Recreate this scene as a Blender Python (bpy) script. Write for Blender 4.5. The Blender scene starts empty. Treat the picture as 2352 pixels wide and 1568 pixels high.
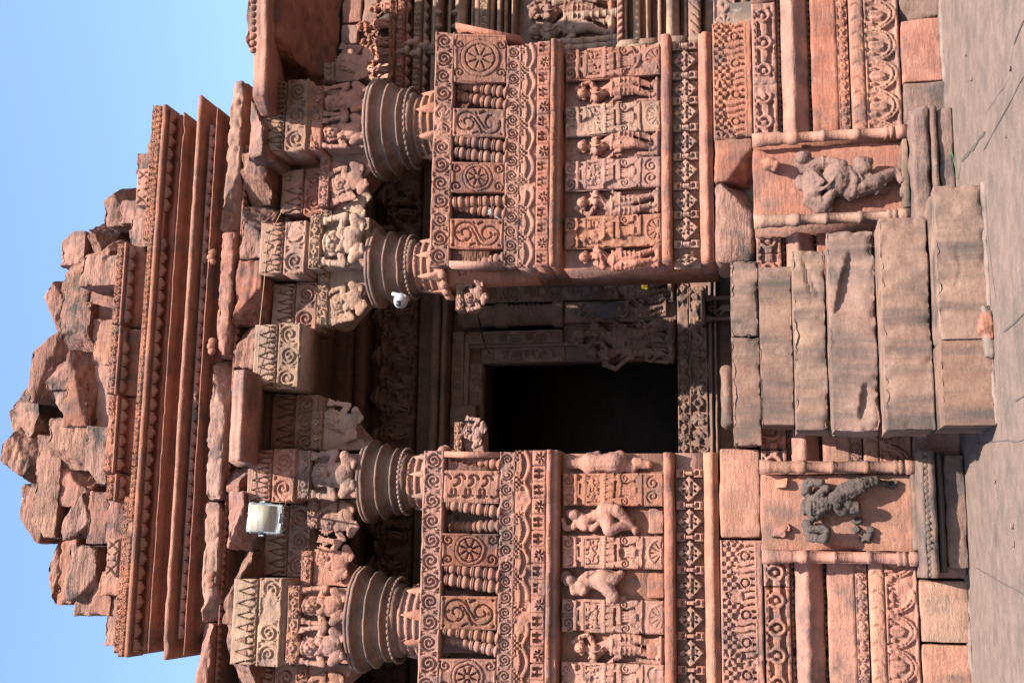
import bpy, math, random
import numpy as np
from mathutils import Vector, Matrix

# ---------------------------------------------------------------- camera, sky, sun, exposure
sc = bpy.context.scene
COL = sc.collection
F = 4794/1.7415                       # focal length in units of a 2352-wide picture
PIT, YAW, ROL = math.radians(12.4), math.radians(10.5), math.radians(1.4)
CAM = np.array([0.0, -9.0, 1.23])
_d = np.array([math.sin(YAW)*math.cos(PIT), math.cos(YAW)*math.cos(PIT), math.sin(PIT)])
_r = np.array([math.cos(YAW), -math.sin(YAW), 0.0]); _u = np.cross(_r, _d)
CR = _r*math.cos(ROL)-_u*math.sin(ROL); CU = _u*math.cos(ROL)+_r*math.sin(ROL)
cd = bpy.data.cameras.new('camera'); cam = bpy.data.objects.new('camera', cd); COL.objects.link(cam)
cd.sensor_width = 36; cd.lens = 36*4794/4096; cd.clip_end = 1000; cd.clip_start = 0.05
# the photograph lies on its side: the picture's right is the world's down
M = Matrix((( -CU[0], CR[0], -_d[0], CAM[0]), (-CU[1], CR[1], -_d[1], CAM[1]), (-CU[2], CR[2], -_d[2], CAM[2]), (0,0,0,1)))
cam.matrix_world = M; sc.camera = cam

SUN_EL, SUN_AZ = math.radians(53), math.radians(20)     # azimuth from straight in front of the porch towards its right
sun_dir = Vector((math.sin(SUN_AZ)*math.cos(SUN_EL), -math.cos(SUN_AZ)*math.cos(SUN_EL), math.sin(SUN_EL)))
w = bpy.data.worlds.new('World'); sc.world = w; w.use_nodes = True
nt = w.node_tree; nt.nodes.clear()
bg = nt.nodes.new('ShaderNodeBackground'); out = nt.nodes.new('ShaderNodeOutputWorld'); sky = nt.nodes.new('ShaderNodeTexSky')
sky.sky_type = 'NISHITA'; sky.sun_disc = False; sky.sun_elevation = SUN_EL
sky.sun_rotation = math.atan2(sun_dir.x, sun_dir.y)
sky.air_density = 1.0; sky.dust_density = 0.9; sky.ozone_density = 3.0
bg.inputs[1].default_value = 0.116
nt.links.new(sky.outputs[0], bg.inputs[0]); nt.links.new(bg.outputs[0], out.inputs[0])
ld = bpy.data.lights.new('sun', 'SUN'); ld.energy = 5.0; ld.angle = math.radians(0.55); ld.color = (1.0, 0.94, 0.84)
lo = bpy.data.objects.new('sun', ld); COL.objects.link(lo); lo.rotation_euler = sun_dir.to_track_quat('Z', 'Y').to_euler()
lo.location = (3, -12, 12)
sc.view_settings.view_transform = 'Standard'; sc.view_settings.look = 'None'
sc.view_settings.exposure = 1.80; sc.view_settings.gamma = 1.0

# ---------------------------------------------------------------- helpers
def at(px, py, Y):
    """point of the upright plane at depth Y seen at (px, py) of the photograph (2352 wide)"""
    v = _d*F - CU*(px-1176) - CR*(py-784)
    return CAM + v*((Y-CAM[1])/v[1])
def atz(px, py, Z):
    v = _d*F - CU*(px-1176) - CR*(py-784)
    return CAM + v*((Z-CAM[2])/v[2])
def X(px, py, Y): return float(at(px, py, Y)[0])
def Zt(px, py, Y): return float(at(px, py, Y)[2])

def _hash(i, j, k, s):
    n = (i*374761393 + j*668265263 + k*1274126177 + s*974711) & 0xffffffff
    n = ((n ^ (n >> 13))*1274126177) & 0xffffffff
    n = (n ^ (n >> 16)) & 0xffff
    return n/32767.5 - 1.0
def vnoise(P, f, s=0):
    Q = np.asarray(P, dtype=float)*f; I = np.floor(Q).astype(np.int64); T = Q-I; T = T*T*(3-2*T)
    r = 0
    for a in (0, 1):
        for b in (0, 1):
            for c in (0, 1):
                wgt = (T[..., 0] if a else 1-T[..., 0])*(T[..., 1] if b else 1-T[..., 1])*(T[..., 2] if c else 1-T[..., 2])
                r = r + wgt*_hash(I[..., 0]+a, I[..., 1]+b, I[..., 2]+c, s)
    return r
def fbm(P, f, o=3, s=0):
    r = 0; a = 1.0
    for k in range(o):
        r = r + a*vnoise(P, f*2.03**k, s+k*7); a *= .5
    return r

class MB:
    def __init__(s): s.v = []; s.f = []; s.n = 0
    def add(s, v, *faces):
        v = np.asarray(v, dtype=float).reshape(-1, 3)
        for f in faces:
            f = np.asarray(f, dtype=np.int64)
            if f.size: s.f.append(f+s.n)
        s.v.append(v); s.n += len(v); return s
    def verts(s): return np.concatenate(s.v) if s.v else np.zeros((0, 3))
    def xf(s, fn): s.v = [fn(s.verts())]; return s
    def mesh(s, name, off=(0, 0, 0)):
        V = s.verts()-np.asarray(off); me = bpy.data.meshes.new(name)
        tot = np.concatenate([np.full(len(f), f.shape[1]) for f in s.f]); loops = np.concatenate([f.ravel() for f in s.f])
        me.vertices.add(len(V)); me.vertices.foreach_set('co', V.ravel().astype(np.float32))
        me.loops.add(len(loops)); me.loops.foreach_set('vertex_index', loops.astype(np.int32))
        me.polygons.add(len(tot)); st = np.concatenate([[0], np.cumsum(tot)[:-1]])
        me.polygons.foreach_set('loop_start', st.astype(np.int32)); me.polygons.foreach_set('loop_total', tot.astype(np.int32))
        me.update(calc_edges=True); me.validate(); return me

ORG = {}
def thing(name, label, cat, loc, group=None):
    o = bpy.data.objects.new(name, None); COL.objects.link(o); o.location = [float(c) for c in loc]; o.empty_display_size = .1
    o['label'] = label; o['category'] = cat; o['kind'] = 'thing'
    if group: o['group'] = group
    ORG[o.name] = np.array(loc, float); return o
def part(name, mb, mat, parent, label=None):
    org = ORG[parent.name]; o = bpy.data.objects.new(name, mb.mesh(name, org)); COL.objects.link(o); o.parent = parent
    o.data.materials.append(mat); ORG[o.name] = org
    if label: o['label'] = label
    return o
def solid(name, mb, mat, label, cat, group=None, kind=None):
    V = mb.verts(); lo_, hi = V.min(0), V.max(0); org = np.array([(lo_[0]+hi[0])/2, (lo_[1]+hi[1])/2, lo_[2]])
    o = bpy.data.objects.new(name, mb.mesh(name, org)); COL.objects.link(o); o.location = org; o.data.materials.append(mat); ORG[o.name] = org
    o['kind'] = kind or 'thing'
    if label: o['label'] = label
    if cat: o['category'] = cat
    if group: o['group'] = group
    return o
def inst(name, me, parent, loc, rot=(0, 0, 0), scl=(1, 1, 1), mat=None, label=None):
    """a part that shares a mesh with its look-alikes"""
    org = ORG[parent.name]; o = bpy.data.objects.new(name, me); COL.objects.link(o); o.parent = parent
    o.location = [float(a-b) for a, b in zip(loc, org)]; o.rotation_euler = rot; o.scale = scl
    if mat and not me.materials: me.materials.append(mat)
    elif mat and me.materials[0] != mat: o.material_slots[0].link = 'OBJECT'; o.material_slots[0].material = mat
    if label: o['label'] = label
    ORG[o.name] = np.array(loc, float); return o

# ---- shapes
def box(mb, x0, x1, y0, y1, z0, z1):
    v = [(x, y, z) for z in (z0, z1) for y in (y0, y1) for x in (x0, x1)]
    mb.add(v, [(0, 1, 5, 4), (3, 2, 6, 7), (2, 0, 4, 6), (1, 3, 7, 5), (4, 5, 7, 6), (2, 3, 1, 0)]); return mb
def sblock(mb, x0, x1, y0, y1, z0, z1, res=.05, amp=.006, bev=.012, seed=0, freq=9, planes=(), lowamp=0, tilt=0, chip=.012, layers=0, scoops=()):
    """worn stone block: rounded subdivided box, noise on its faces, broken off along the given planes"""
    lo_, hi = np.array([x0, y0, z0]), np.array([x1, y1, z1]); c = (lo_+hi)/2
    bev = min(bev, .45*min(hi-lo_))
    for ax in range(3):
        a, b = [(1, 2), (2, 0), (0, 1)][ax]
        na, nb = [max(2, int(math.ceil((hi[k]-lo_[k])/res))) for k in (a, b)]
        def ticks(k, n):
            t = np.linspace(lo_[k], hi[k], n+1); return np.sort(np.concatenate([t, [lo_[k]+bev*.35, lo_[k]+bev, hi[k]-bev, hi[k]-bev*.35]]))
        ta, tb = ticks(a, na), ticks(b, nb); na, nb = len(ta)-1, len(tb)-1
        A, B = np.meshgrid(ta, tb, indexing='ij')
        idx = np.arange((na+1)*(nb+1)).reshape(na+1, nb+1)
        q = np.stack([idx[:-1, :-1], idx[1:, :-1], idx[1:, 1:], idx[:-1, 1:]], -1).reshape(-1, 4)
        for side in (0, 1):
            P = np.zeros((na+1, nb+1, 3)); P[..., a] = A; P[..., b] = B; P[..., ax] = hi[ax] if side else lo_[ax]
            P = P.reshape(-1, 3)
            Q = np.clip(P, lo_+bev, hi-bev); N = P-Q; L = np.linalg.norm(N, axis=1, keepdims=True); N = N/np.maximum(L, 1e-9)
            P = Q+N*bev
            P = P+N*(fbm(P, freq, 3, seed)*amp + (lowamp*fbm(P, 2.2, 2, seed+50) if lowamp else 0))[:, None]
            dd = np.sort(np.minimum(Q-lo_, hi-Q), axis=1)[:, 1]-bev
            if chip:
                P = P-N*(chip*np.exp(-np.maximum(dd, 0)/.028)*np.maximum(fbm(P, 13, 3, seed+21)+.15, 0))[:, None]
            if layers:
                lz = P[:, 2]+.12*P[:, 0]+.03*vnoise(P, 4, seed+1); PL = P.copy(); PL[:, 2] = np.floor(lz/.035)*.61; PL[:, 0] *= .6
                P = P+N*(layers*vnoise(PL, 6, seed+40)*np.array([1, 1, .3]).max())[:, None]*np.array([1, 1, .25])
            for (cx_, cz_, lx, lz_, wd_, dep_) in scoops:      # flaked hollow below a sharp slanting lip on the front face
                if ax != 1 or side: break
                L_ = math.hypot(lx, lz_); ux, uz = lx/L_, lz_/L_
                s_ = ((P[:, 0]-cx_)*ux+(P[:, 2]-cz_)*uz)/(L_/2); t_ = (-(P[:, 0]-cx_)*uz+(P[:, 2]-cz_)*ux)+.012*vnoise(P, 11, seed+2)
                P[:, 1] += dep_*np.clip(1-s_**2, 0, 1)**.6*np.where(t_ < 0, np.clip(1+t_/wd_, 0, 1), 0)
            for (pn, pd) in planes:
                pn = np.asarray(pn, float); pn = pn/np.linalg.norm(pn)
                s = (P-c)@pn-pd+fbm(P, 14, 2, seed+9)*.012
                P = P-np.maximum(s, 0)[:, None]*pn
            if tilt:
                d0 = P-c; ca, sa = math.cos(tilt), math.sin(tilt)
                P = c+np.stack([d0[:, 0]*ca-d0[:, 2]*sa, d0[:, 1], d0[:, 0]*sa+d0[:, 2]*ca], 1)
            mb.add(P, q if side else q[:, ::-1])
    return mb
def hf(x0, x1, z0, z1, Y, fn, res=.0075, back=.06, shear=0, wear=1.0, seed=0):
    """carved face: a relief grid whose height fn(U, V, w, h) comes towards -Y, with sides running back"""
    mb = MB(); w_, h_ = x1-x0, z1-z0
    nu, nv = max(3, int(round(w_/res))), max(3, int(round(h_/res)))
    u = np.linspace(0, w_, nu+1); v = np.linspace(0, h_, nv+1); U, V = np.meshgrid(u, v)
    G0 = np.stack([U+x0, np.full_like(U, Y), V+z0], -1); am = min(.0055, .032*h_) if wear else 0
    H = fn(np.clip(U+am*vnoise(G0, 9, 71)+am*.5*vnoise(G0, 24, 72), 0, w_), np.clip(V+am*vnoise(G0, 9, 73)+am*.5*vnoise(G0, 24, 74), 0, h_), w_, h_)+np.zeros_like(U)
    H = H*(1+.35*vnoise(G0, 4, 75)); br = np.clip((fbm(G0, 4.5, 3, 76)-.62)/.10, 0, 1)*wear      # knocked off patches
    H = H*(1-br)+br*(-.010+.006*fbm(G0, 25, 2, 77))
    e = np.minimum(np.minimum(U, w_-U), np.minimum(V, h_-V))
    P = np.stack([U+x0, np.full_like(U, Y), V+z0], -1)
    H = H+wear*(.0022*fbm(P, 22, 2, seed)+.003*vnoise(P, 5, seed+3)) - .007*wear*np.clip(1-e/.011, 0, 1)*(1+.8*vnoise(P, 17, seed+5))
    P[..., 1] = Y-H-shear*V
    idx = np.arange((nu+1)*(nv+1)).reshape(nv+1, nu+1)
    q = np.stack([idx[:-1, :-1], idx[:-1, 1:], idx[1:, 1:], idx[1:, :-1]], -1).reshape(-1, 4)
    loop = np.concatenate([idx[0, :], idx[1:, -1], idx[-1, -2::-1], idx[-2:0, 0]]); n = len(loop)
    PB = P.reshape(-1, 3)[loop].copy(); PB[:, 1] = Y+back-shear*(PB[:, 2]-z0)
    base = len(P.reshape(-1, 3)); j = np.arange(n); k = (j+1) % n
    sk = np.stack([loop[j], base+j, base+k, loop[k]], -1)
    mb.add(np.concatenate([P.reshape(-1, 3), PB]), q, sk, [tuple(base+j[::-1])]); return mb
def extr(mb, prof, x0, x1, step=.05, jit=.005, seed=0, sub=.03):
    """moulding along X: closed outline prof of (y, z) in order, slightly chipped along its length"""
    pts = []
    for (a, b) in zip(prof, prof[1:]+prof[:1]):
        n = max(1, int(math.ceil(math.dist(a, b)/sub))) if math.dist(a, b) < .5 else 2
        for i in range(n): pts.append((a[0]+(b[0]-a[0])*i/n, a[1]+(b[1]-a[1])*i/n))
    pts = np.array(pts); n = len(pts); m = max(1, int(math.ceil((x1-x0)/step)))
    xs = np.linspace(x0, x1, m+1)
    P = np.zeros((m+1, n, 3)); P[..., 0] = xs[:, None]; P[..., 1] = pts[None, :, 0]; P[..., 2] = pts[None, :, 1]
    P = P.reshape(-1, 3); ns = fbm(P, 11, 3, seed); ns2 = fbm(P, 8, 2, seed+31)
    P[:, 1] += jit*(ns+np.maximum(ns2-.55, 0)*3); P[:, 2] += jit*.6*ns2
    idx = np.arange((m+1)*n).reshape(m+1, n); nx = np.roll(idx, -1, axis=1)
    q = np.stack([idx[:-1], idx[1:], nx[1:], nx[:-1]], -1).reshape(-1, 4)
    mb.add(P, q, [tuple(idx[0])], [tuple(idx[-1][::-1])]); return mb
def sweep(mb, prof, x0, x1, yf, yb, step=.06, jit=.004, seed=0):
    """moulding with mitred returns: prof of (out, z), run along the front (y=yf) and both ends back to yb"""
    path = [(x0, yb, 0, -1, 0), (x0, yf, -1, -1, 0)]
    xs = np.linspace(x0, x1, max(2, int((x1-x0)/step))+1)
    rows = []
    for o, z in prof:
        r = [(x0-o, yb, z), (x0-o, (yb+yf-o)/2, z), (x0-o, yf-o, z)]
        t = np.linspace(x0-o, x1+o, len(xs))
        r += [(tx, yf-o, z) for tx in t[1:-1]]
        r += [(x1+o, yf-o, z), (x1+o, (yb+yf-o)/2, z), (x1+o, yb, z)]
        rows.append(r)
    P = np.array(rows); nr, nc = P.shape[:2]; P = P.reshape(-1, 3)
    ch_ = np.maximum(fbm(P, 6, 3, seed+9)-.55, 0)*.06; P[:, 1] += ch_-jit*fbm(P, 10, 3, seed); P[:, 2] += jit*fbm(P, 7, 3, seed+4)
    idx = np.arange(nr*nc).reshape(nr, nc)
    q = np.stack([idx[:-1, :-1], idx[:-1, 1:], idx[1:, 1:], idx[1:, :-1]], -1).reshape(-1, 4)
    mb.add(P, q, [tuple(idx[-1])], [tuple(idx[0][::-1])]); return mb
def lathe(mb, prof, c, n=32, jit=.0, seed=0, a0=0, flip=False):
    prof = np.array(prof, float); m = len(prof); a = np.linspace(0, 2*math.pi, n, endpoint=False)+a0
    P = np.zeros((m, n, 3)); P[..., 0] = prof[:, :1]*np.cos(a); P[..., 1] = prof[:, :1]*np.sin(a); P[..., 2] = prof[:, 1:2]
    P = P.reshape(-1, 3)+np.array(c)
    if jit:
        ns = fbm(P, 12, 3, seed)+np.maximum(fbm(P, 7, 2, seed+3)-.5, 0)*2.5; d = P-np.array(c); d[:, 2] = 0
        L = np.maximum(np.linalg.norm(d, axis=1, keepdims=True), 1e-6); P = P-d/L*(jit*ns)[:, None]; P[:, 2] += jit*.5*fbm(P, 9, 2, seed+8)
    idx = np.arange(m*n).reshape(m, n); nx = np.roll(idx, -1, axis=1)
    q = np.stack([idx[:-1], nx[:-1], nx[1:], idx[1:]], -1).reshape(-1, 4)
    mb.add(P, q, [tuple(idx[0][::-1])], [tuple(idx[-1])]); return mb
def knob_ring(mb, c, R, r, rz, n, depth=.8):
    A = np.linspace(0, 2*math.pi, n*8, endpoint=False); B = np.linspace(0, 2*math.pi, 10, endpoint=False)
    a, b = np.meshgrid(A, B, indexing='ij'); m_ = 1-depth*(.5+.5*np.cos(a*n))**3
    P = np.stack([(R+r*m_*np.cos(b))*np.sin(a), -(R+r*m_*np.cos(b))*np.cos(a), rz*m_*np.sin(b)], -1).reshape(-1, 3)+np.array(c)
    idx = np.arange(len(A)*10).reshape(-1, 10); nx = np.roll(idx, -1, axis=0); 
    mb.add(P, np.stack([idx, nx, np.roll(nx, -1, axis=1), np.roll(idx, -1, axis=1)], -1).reshape(-1, 4)); return mb
def prism(mb, poly, y0, y1):
    """outline poly of (x, z), counter-clockwise seen from the front, from y0 (front) to y1"""
    n = len(poly); v = [(x, y0, z) for x, z in poly]+[(x, y1, z) for x, z in poly]
    mb.add(v, [(i, i+n, (i+1) % n+n, (i+1) % n) for i in range(n)], [tuple(range(n))], [tuple(range(2*n-1, n-1, -1))]); return mb
def tube(mb, pts, r, n=8):
    P = np.array(pts, float); m = len(P); T = np.gradient(P, axis=0); T /= np.maximum(np.linalg.norm(T, axis=1, keepdims=True), 1e-9)
    ref = np.array([0, 0, 1.0]) if abs(T[0, 2]) < .9 else np.array([1.0, 0, 0]); V = []
    rr = np.broadcast_to(np.asarray(r, float), (m,))
    for i in range(m):
        a = np.cross(T[i], ref); a /= max(np.linalg.norm(a), 1e-9); b = np.cross(T[i], a)
        for k in range(n): t = 2*math.pi*k/n; V.append(P[i]+rr[i]*(a*math.cos(t)+b*math.sin(t)))
    idx = np.arange(m*n).reshape(m, n); nx = np.roll(idx, -1, axis=1)
    q = np.stack([idx[:-1], nx[:-1], nx[1:], idx[1:]], -1).reshape(-1, 4)[:, ::-1]
    mb.add(V, q, [tuple(idx[0])], [tuple(idx[-1][::-1])]); return mb

# ---- materials: weathered sandstone
def node(t, ty, **kw):
    n = t.nodes.new(ty)
    for k, v in kw.items():
        if isinstance(k, str) and hasattr(n, k): setattr(n, k, v)
    return n
def stone(name, a, b, patina=(.05, .04, .038), pat=.35, streak=.35, rough=.85, bump=.5, vert=.30, strata=5.0):
    m = bpy.data.materials.new(name); m.use_nodes = True; t = m.node_tree; L = t.links; bs = t.nodes['Principled BSDF']
    geo = node(t, 'ShaderNodeNewGeometry'); oi = node(t, 'ShaderNodeObjectInfo')
    def noise(scale, detail=4, src=None, rough_=.6):
        n = node(t, 'ShaderNodeTexNoise'); n.inputs['Scale'].default_value = scale; n.inputs['Detail'].default_value = detail
        n.inputs['Roughness'].default_value = rough_; L.new(src or geo.outputs['Position'], n.inputs['Vector']); return n
    def ramp(src, p0, p1, lo_=0.0, hi=1.0):
        r = node(t, 'ShaderNodeMapRange'); r.inputs[1].default_value = p0; r.inputs[2].default_value = p1; r.inputs[3].default_value = lo_; r.inputs[4].default_value = hi
        L.new(src, r.inputs[0]); return r.outputs[0]
    def mix(f, A, B, mode='MIX'):
        x = node(t, 'ShaderNodeMix'); x.data_type = 'RGBA'; x.blend_type = mode
        for s, v in ((0, f), (6, A), (7, B)):
            if isinstance(v, bpy.types.NodeSocket): L.new(v, x.inputs[s])
            elif s == 0: x.inputs[0].default_value = v
            else: x.inputs[s].default_value = (*v, 1)
        return x.outputs[2]
    # bedding of the sandstone: noise squeezed along z, tilted a little per block
    mp = node(t, 'ShaderNodeMapping'); mp.inputs['Scale'].default_value = (1.2, 1.2, strata); mp.inputs['Rotation'].default_value = (0, .12, 0); L.new(geo.outputs['Position'], mp.inputs[0])
    add = node(t, 'ShaderNodeVectorMath'); add.operation = 'ADD'; rv = node(t, 'ShaderNodeVectorMath'); rv.operation = 'SCALE'; rv.inputs[3].default_value = 13.0
    cmb = node(t, 'ShaderNodeCombineXYZ'); L.new(oi.outputs['Random'], cmb.inputs[0]); L.new(oi.outputs['Random'], cmb.inputs[2]); L.new(cmb.outputs[0], rv.inputs[0])
    L.new(mp.outputs[0], add.inputs[0]); L.new(rv.outputs[0], add.inputs[1])
    n1 = noise(1.6, 5, add.outputs[0]); n2 = noise(9, 5); n3 = noise(2.6, 7, None, .68); n4 = noise(70, 3); n5 = noise(4.5, 4, add.outputs[0])
    base = mix(ramp(n1.outputs[0], .35, .68), a, b)
    # each block has a slightly different hue
    hs = node(t, 'ShaderNodeHueSaturation'); L.new(base, hs.inputs['Color'])
    L.new(ramp(oi.outputs['Random'], 0, 1, .494, .506), hs.inputs['Hue'])
    mrand = node(t, 'ShaderNodeMath'); mrand.operation = 'FRACT'; mm = node(t, 'ShaderNodeMath'); mm.operation = 'MULTIPLY'; mm.inputs[1].default_value = 7.31
    L.new(oi.outputs['Random'], mm.inputs[0]); L.new(mm.outputs[0], mrand.inputs[0])
    L.new(ramp(mrand.outputs[0], 0, 1, .80, 1.14), hs.inputs['Value']); L.new(ramp(mrand.outputs[0], 0, 1, 1.04, .92), hs.inputs['Saturation'])
    r2 = node(t, 'ShaderNodeMath'); r2.operation = 'FRACT'; m2_ = node(t, 'ShaderNodeMath'); m2_.operation = 'MULTIPLY'; m2_.inputs[1].default_value = 23.7; L.new(oi.outputs['Random'], m2_.inputs[0]); L.new(m2_.outputs[0], r2.inputs[0])
    mv_ = mix(ramp(r2.outputs[0], .55, .95, 0, .55), hs.outputs[0], (a[0]*.92, a[0]*.54, a[0]*.46))          # some blocks are of a mauve bed
    c = mix(ramp(n2.outputs[0], .3, .75, 0, .5), mv_, tuple(min(1, x*1.35+.02) for x in a))
    c = mix(ramp(n5.outputs[0], .52, .74, 0, streak), c, tuple(x*.55 for x in b))
    c = mix(ramp(n3.outputs[0], .51, .63, 0, pat), c, patina)
    if vert:
        mv = node(t, 'ShaderNodeMapping'); mv.inputs['Scale'].default_value = (4.2, 4.2, .6); L.new(geo.outputs['Position'], mv.inputs[0])
        n6 = noise(1.0, 5, mv.outputs[0]); c = mix(ramp(n6.outputs[0], .46, .62, 0, vert*.9), c, patina)
    n7 = noise(6.5, 6, None, .7); c = mix(ramp(n7.outputs[0], .60, .72, 0, .40), c, tuple(min(1, x*1.5+.045) for x in a))     # salt and pale lichen
    n8 = noise(21, 5, None, .7); c = mix(ramp(n8.outputs[0], .60, .70, 0, .55), c, patina)                              # soot specks
    c = mix(.5, c, mix(ramp(n4.outputs[0], .25, .8), (.36, .36, .36), (.64, .64, .64)), 'OVERLAY')
    L.new(c, bs.inputs['Base Color']); bs.inputs['Roughness'].default_value = rough
    bs.inputs['Specular IOR Level'].default_value = .25
    bp = node(t, 'ShaderNodeBump'); bp.inputs['Strength'].default_value = bump; bp.inputs['Distance'].default_value = .02
    nb1 = noise(38, 6); nb2 = noise(7, 6, add.outputs[0]); sm = node(t, 'ShaderNodeMath'); sm.operation = 'MULTIPLY_ADD'; sm.inputs[1].default_value = .6
    L.new(nb1.outputs[0], sm.inputs[0]); L.new(nb2.outputs[0], sm.inputs[2]); L.new(sm.outputs[0], bp.inputs['Height']); L.new(bp.outputs[0], bs.inputs['Normal'])
    return m
def plain(name, col, rough=.5, metal=0, emit=None):
    m = bpy.data.materials.new(name); m.use_nodes = True; b = m.node_tree.nodes['Principled BSDF']
    n = m.node_tree.nodes.new('ShaderNodeTexNoise'); n.inputs['Scale'].default_value = 25
    r = m.node_tree.nodes.new('ShaderNodeMapRange'); r.inputs[3].default_value = max(.05, rough-.08); r.inputs[4].default_value = min(1, rough+.08)
    m.node_tree.links.new(n.outputs[0], r.inputs[0]); m.node_tree.links.new(r.outputs[0], b.inputs['Roughness'])
    b.inputs['Base Color'].default_value = (*col, 1); b.inputs['Metallic'].default_value = metal; return m
RED = stone('red_sandstone', (.212, .082, .047), (.168, .060, .037), pat=.55, streak=.45)
PINK = stone('pink_sandstone', (.216, .094, .060), (.172, .068, .044), pat=.52, streak=.42)
BUFF = stone('buff_sandstone', (.205, .128, .082), (.180, .092, .060), pat=.42, streak=.34)
STEP = stone('step_sandstone', (.142, .082, .055), (.116, .060, .041), patina=(.046, .034, .028), pat=.50, streak=.45, vert=1.0, strata=3, bump=.28)
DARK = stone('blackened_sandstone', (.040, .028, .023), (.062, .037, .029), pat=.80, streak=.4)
ROOF = stone('roof_sandstone', (.190, .070, .042), (.135, .046, .030), pat=.70, streak=.55)
RUBB = stone('rubble_sandstone', (.175, .082, .055), (.135, .056, .039), patina=(.030, .025, .022), pat=.95, streak=.55, bump=.9)
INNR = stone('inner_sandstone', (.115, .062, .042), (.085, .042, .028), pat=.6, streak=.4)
TAN = stone('tan_sandstone', (.195, .104, .072), (.168, .078, .053), pat=.55, streak=.40)
BELL = stone('bell_sandstone', (.135, .076, .053), (.128, .062, .043), pat=.60, streak=.40)
BASE = stone('stained_sandstone', (.120, .068, .048), (.090, .052, .038), pat=.90, streak=.4)
PAVE = stone('paving_stone', (.132, .088, .071), (.106, .073, .061), patina=(.062, .048, .041), pat=.60, streak=.35, bump=.5, strata=1.2)
# ---------------------------------------------------------------- carved patterns (heights in metres, grooves negative)
def seg_d(U, V, pts):
    D = np.full(U.shape, 9.0)
    for (ax, az), (bx, bz) in zip(pts[:-1], pts[1:]):
        dx, dz = bx-ax, bz-az; L2 = dx*dx+dz*dz+1e-12
        t = np.clip(((U-ax)*dx+(V-az)*dz)/L2, 0, 1); D = np.minimum(D, np.hypot(U-ax-t*dx, V-az-t*dz))
    return D
def cut(D, w, dep): return -dep*np.clip((w-D)/(.45*w)+.0, 0, 1)
def ridge(D, w, hgt): return hgt*np.sqrt(np.clip(1-(D/w)**2, 0, 1))
def spiral(cx, cz, r0, r1, a0, turns, n=30):
    return [(cx+(r0+(r1-r0)*i/n)*math.cos(a0+turns*2*math.pi*i/n), cz+(r0+(r1-r0)*i/n)*math.sin(a0+turns*2*math.pi*i/n)) for i in range(n+1)]
def tri_in(U, V, p):
    s = np.ones_like(U, bool); sgn = None
    ar = sum(p[i][0]*p[(i+1) % len(p)][1]-p[(i+1) % len(p)][0]*p[i][1] for i in range(len(p)))
    for i in range(len(p)):
        (ax, az), (bx, bz) = p[i], p[(i+1) % len(p)]
        s &= (((bx-ax)*(V-az)-(bz-az)*(U-ax))*(1 if ar > 0 else -1)) >= 0
    return s
def scroll_band(U, V, w, h, dep=.022, n=None, g=.066):
    """running vine: alternating curls cut deep beside their stems"""
    n = n or max(1, int(round(w/(1.02*h)))); P = w/n
    k = np.floor(U/P).astype(int); u = U-k*P; up = (k % 2) == 0; v = np.where(up, V, h-V)
    H = np.zeros_like(U)
    sp = spiral(P*.50, h*.50, h*.40, h*.07, math.radians(215), -1.75)
    H = np.minimum(H, cut(seg_d(u, v, sp), h*g, dep))
    for t in ([(.02, .86), (.20, .93), (.10, .72)], [(.80, .90), (.98, .88), (.93, .66)], [(.02, .34), (.08, .12), (.0, .10)], [(.98, .40), (.90, .10), (1., .12)], [(.42, .97), (.6, .96), (.52, .90)]):
        H[tri_in(u, v, [(a*P, b*h) for a, b in t])] = -dep*.8
    stem = h*.5+h*.36*np.cos(math.pi*U/P)
    e = np.minimum(V, h-V)
    H = H+.006*np.clip(1-np.abs(e-.06*h)/(.04*h), 0, 1)*0+np.where(e < .07*h, .0, -.004)
    return H
def s_scroll(U, V, w, h, dep=.03):
    """panel: two big facing curls joined by a diagonal stem"""
    H = np.where(np.minimum(np.minimum(U, w-U), np.minimum(V, h-V)) < .02, 0, -.006)
    r = min(w*.40, h*.24); flip = 1
    for (cz, a0, sg) in ((h*.73, math.radians(-70), 1), (h*.27, math.radians(110), 1)):
        D = seg_d(U, V, spiral(w*.5, cz, r*1.06, r*.18, a0, 1.55*sg, 40)); H = np.minimum(H, cut(D, .0085, dep))
        for q in range(3):
            a = a0+2.1*q+.5; D = seg_d(U, V, spiral(w*.5+r*.55*math.cos(a), cz+r*.55*math.sin(a), r*.17, r*.04, a, .8, 8)); H = np.minimum(H, cut(D, .007, dep*.7))
    for s in (1, -1):
        D = seg_d(U, V, [(w*.5+s*w*.36, h*.5+s*h*.06), (w*.5+s*w*.1, h*.5-s*h*.0), (w*.5-s*w*.16, h*.5-s*h*.10)]); H = np.minimum(H, cut(D, .010, dep))
        D = seg_d(U, V, [(w*.5+s*w*.40, h*.5-s*h*.1), (w*.5+s*w*.33, h*.5-s*h*.02)]); H = np.minimum(H, cut(D, .011, dep))
    for (a, b) in ((.1, .06), (.9, .06), (.1, .94), (.9, .94)):
        H = np.minimum(H, cut(np.hypot(U-a*w, V-b*h), .014, dep*.8))
    return H
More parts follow.
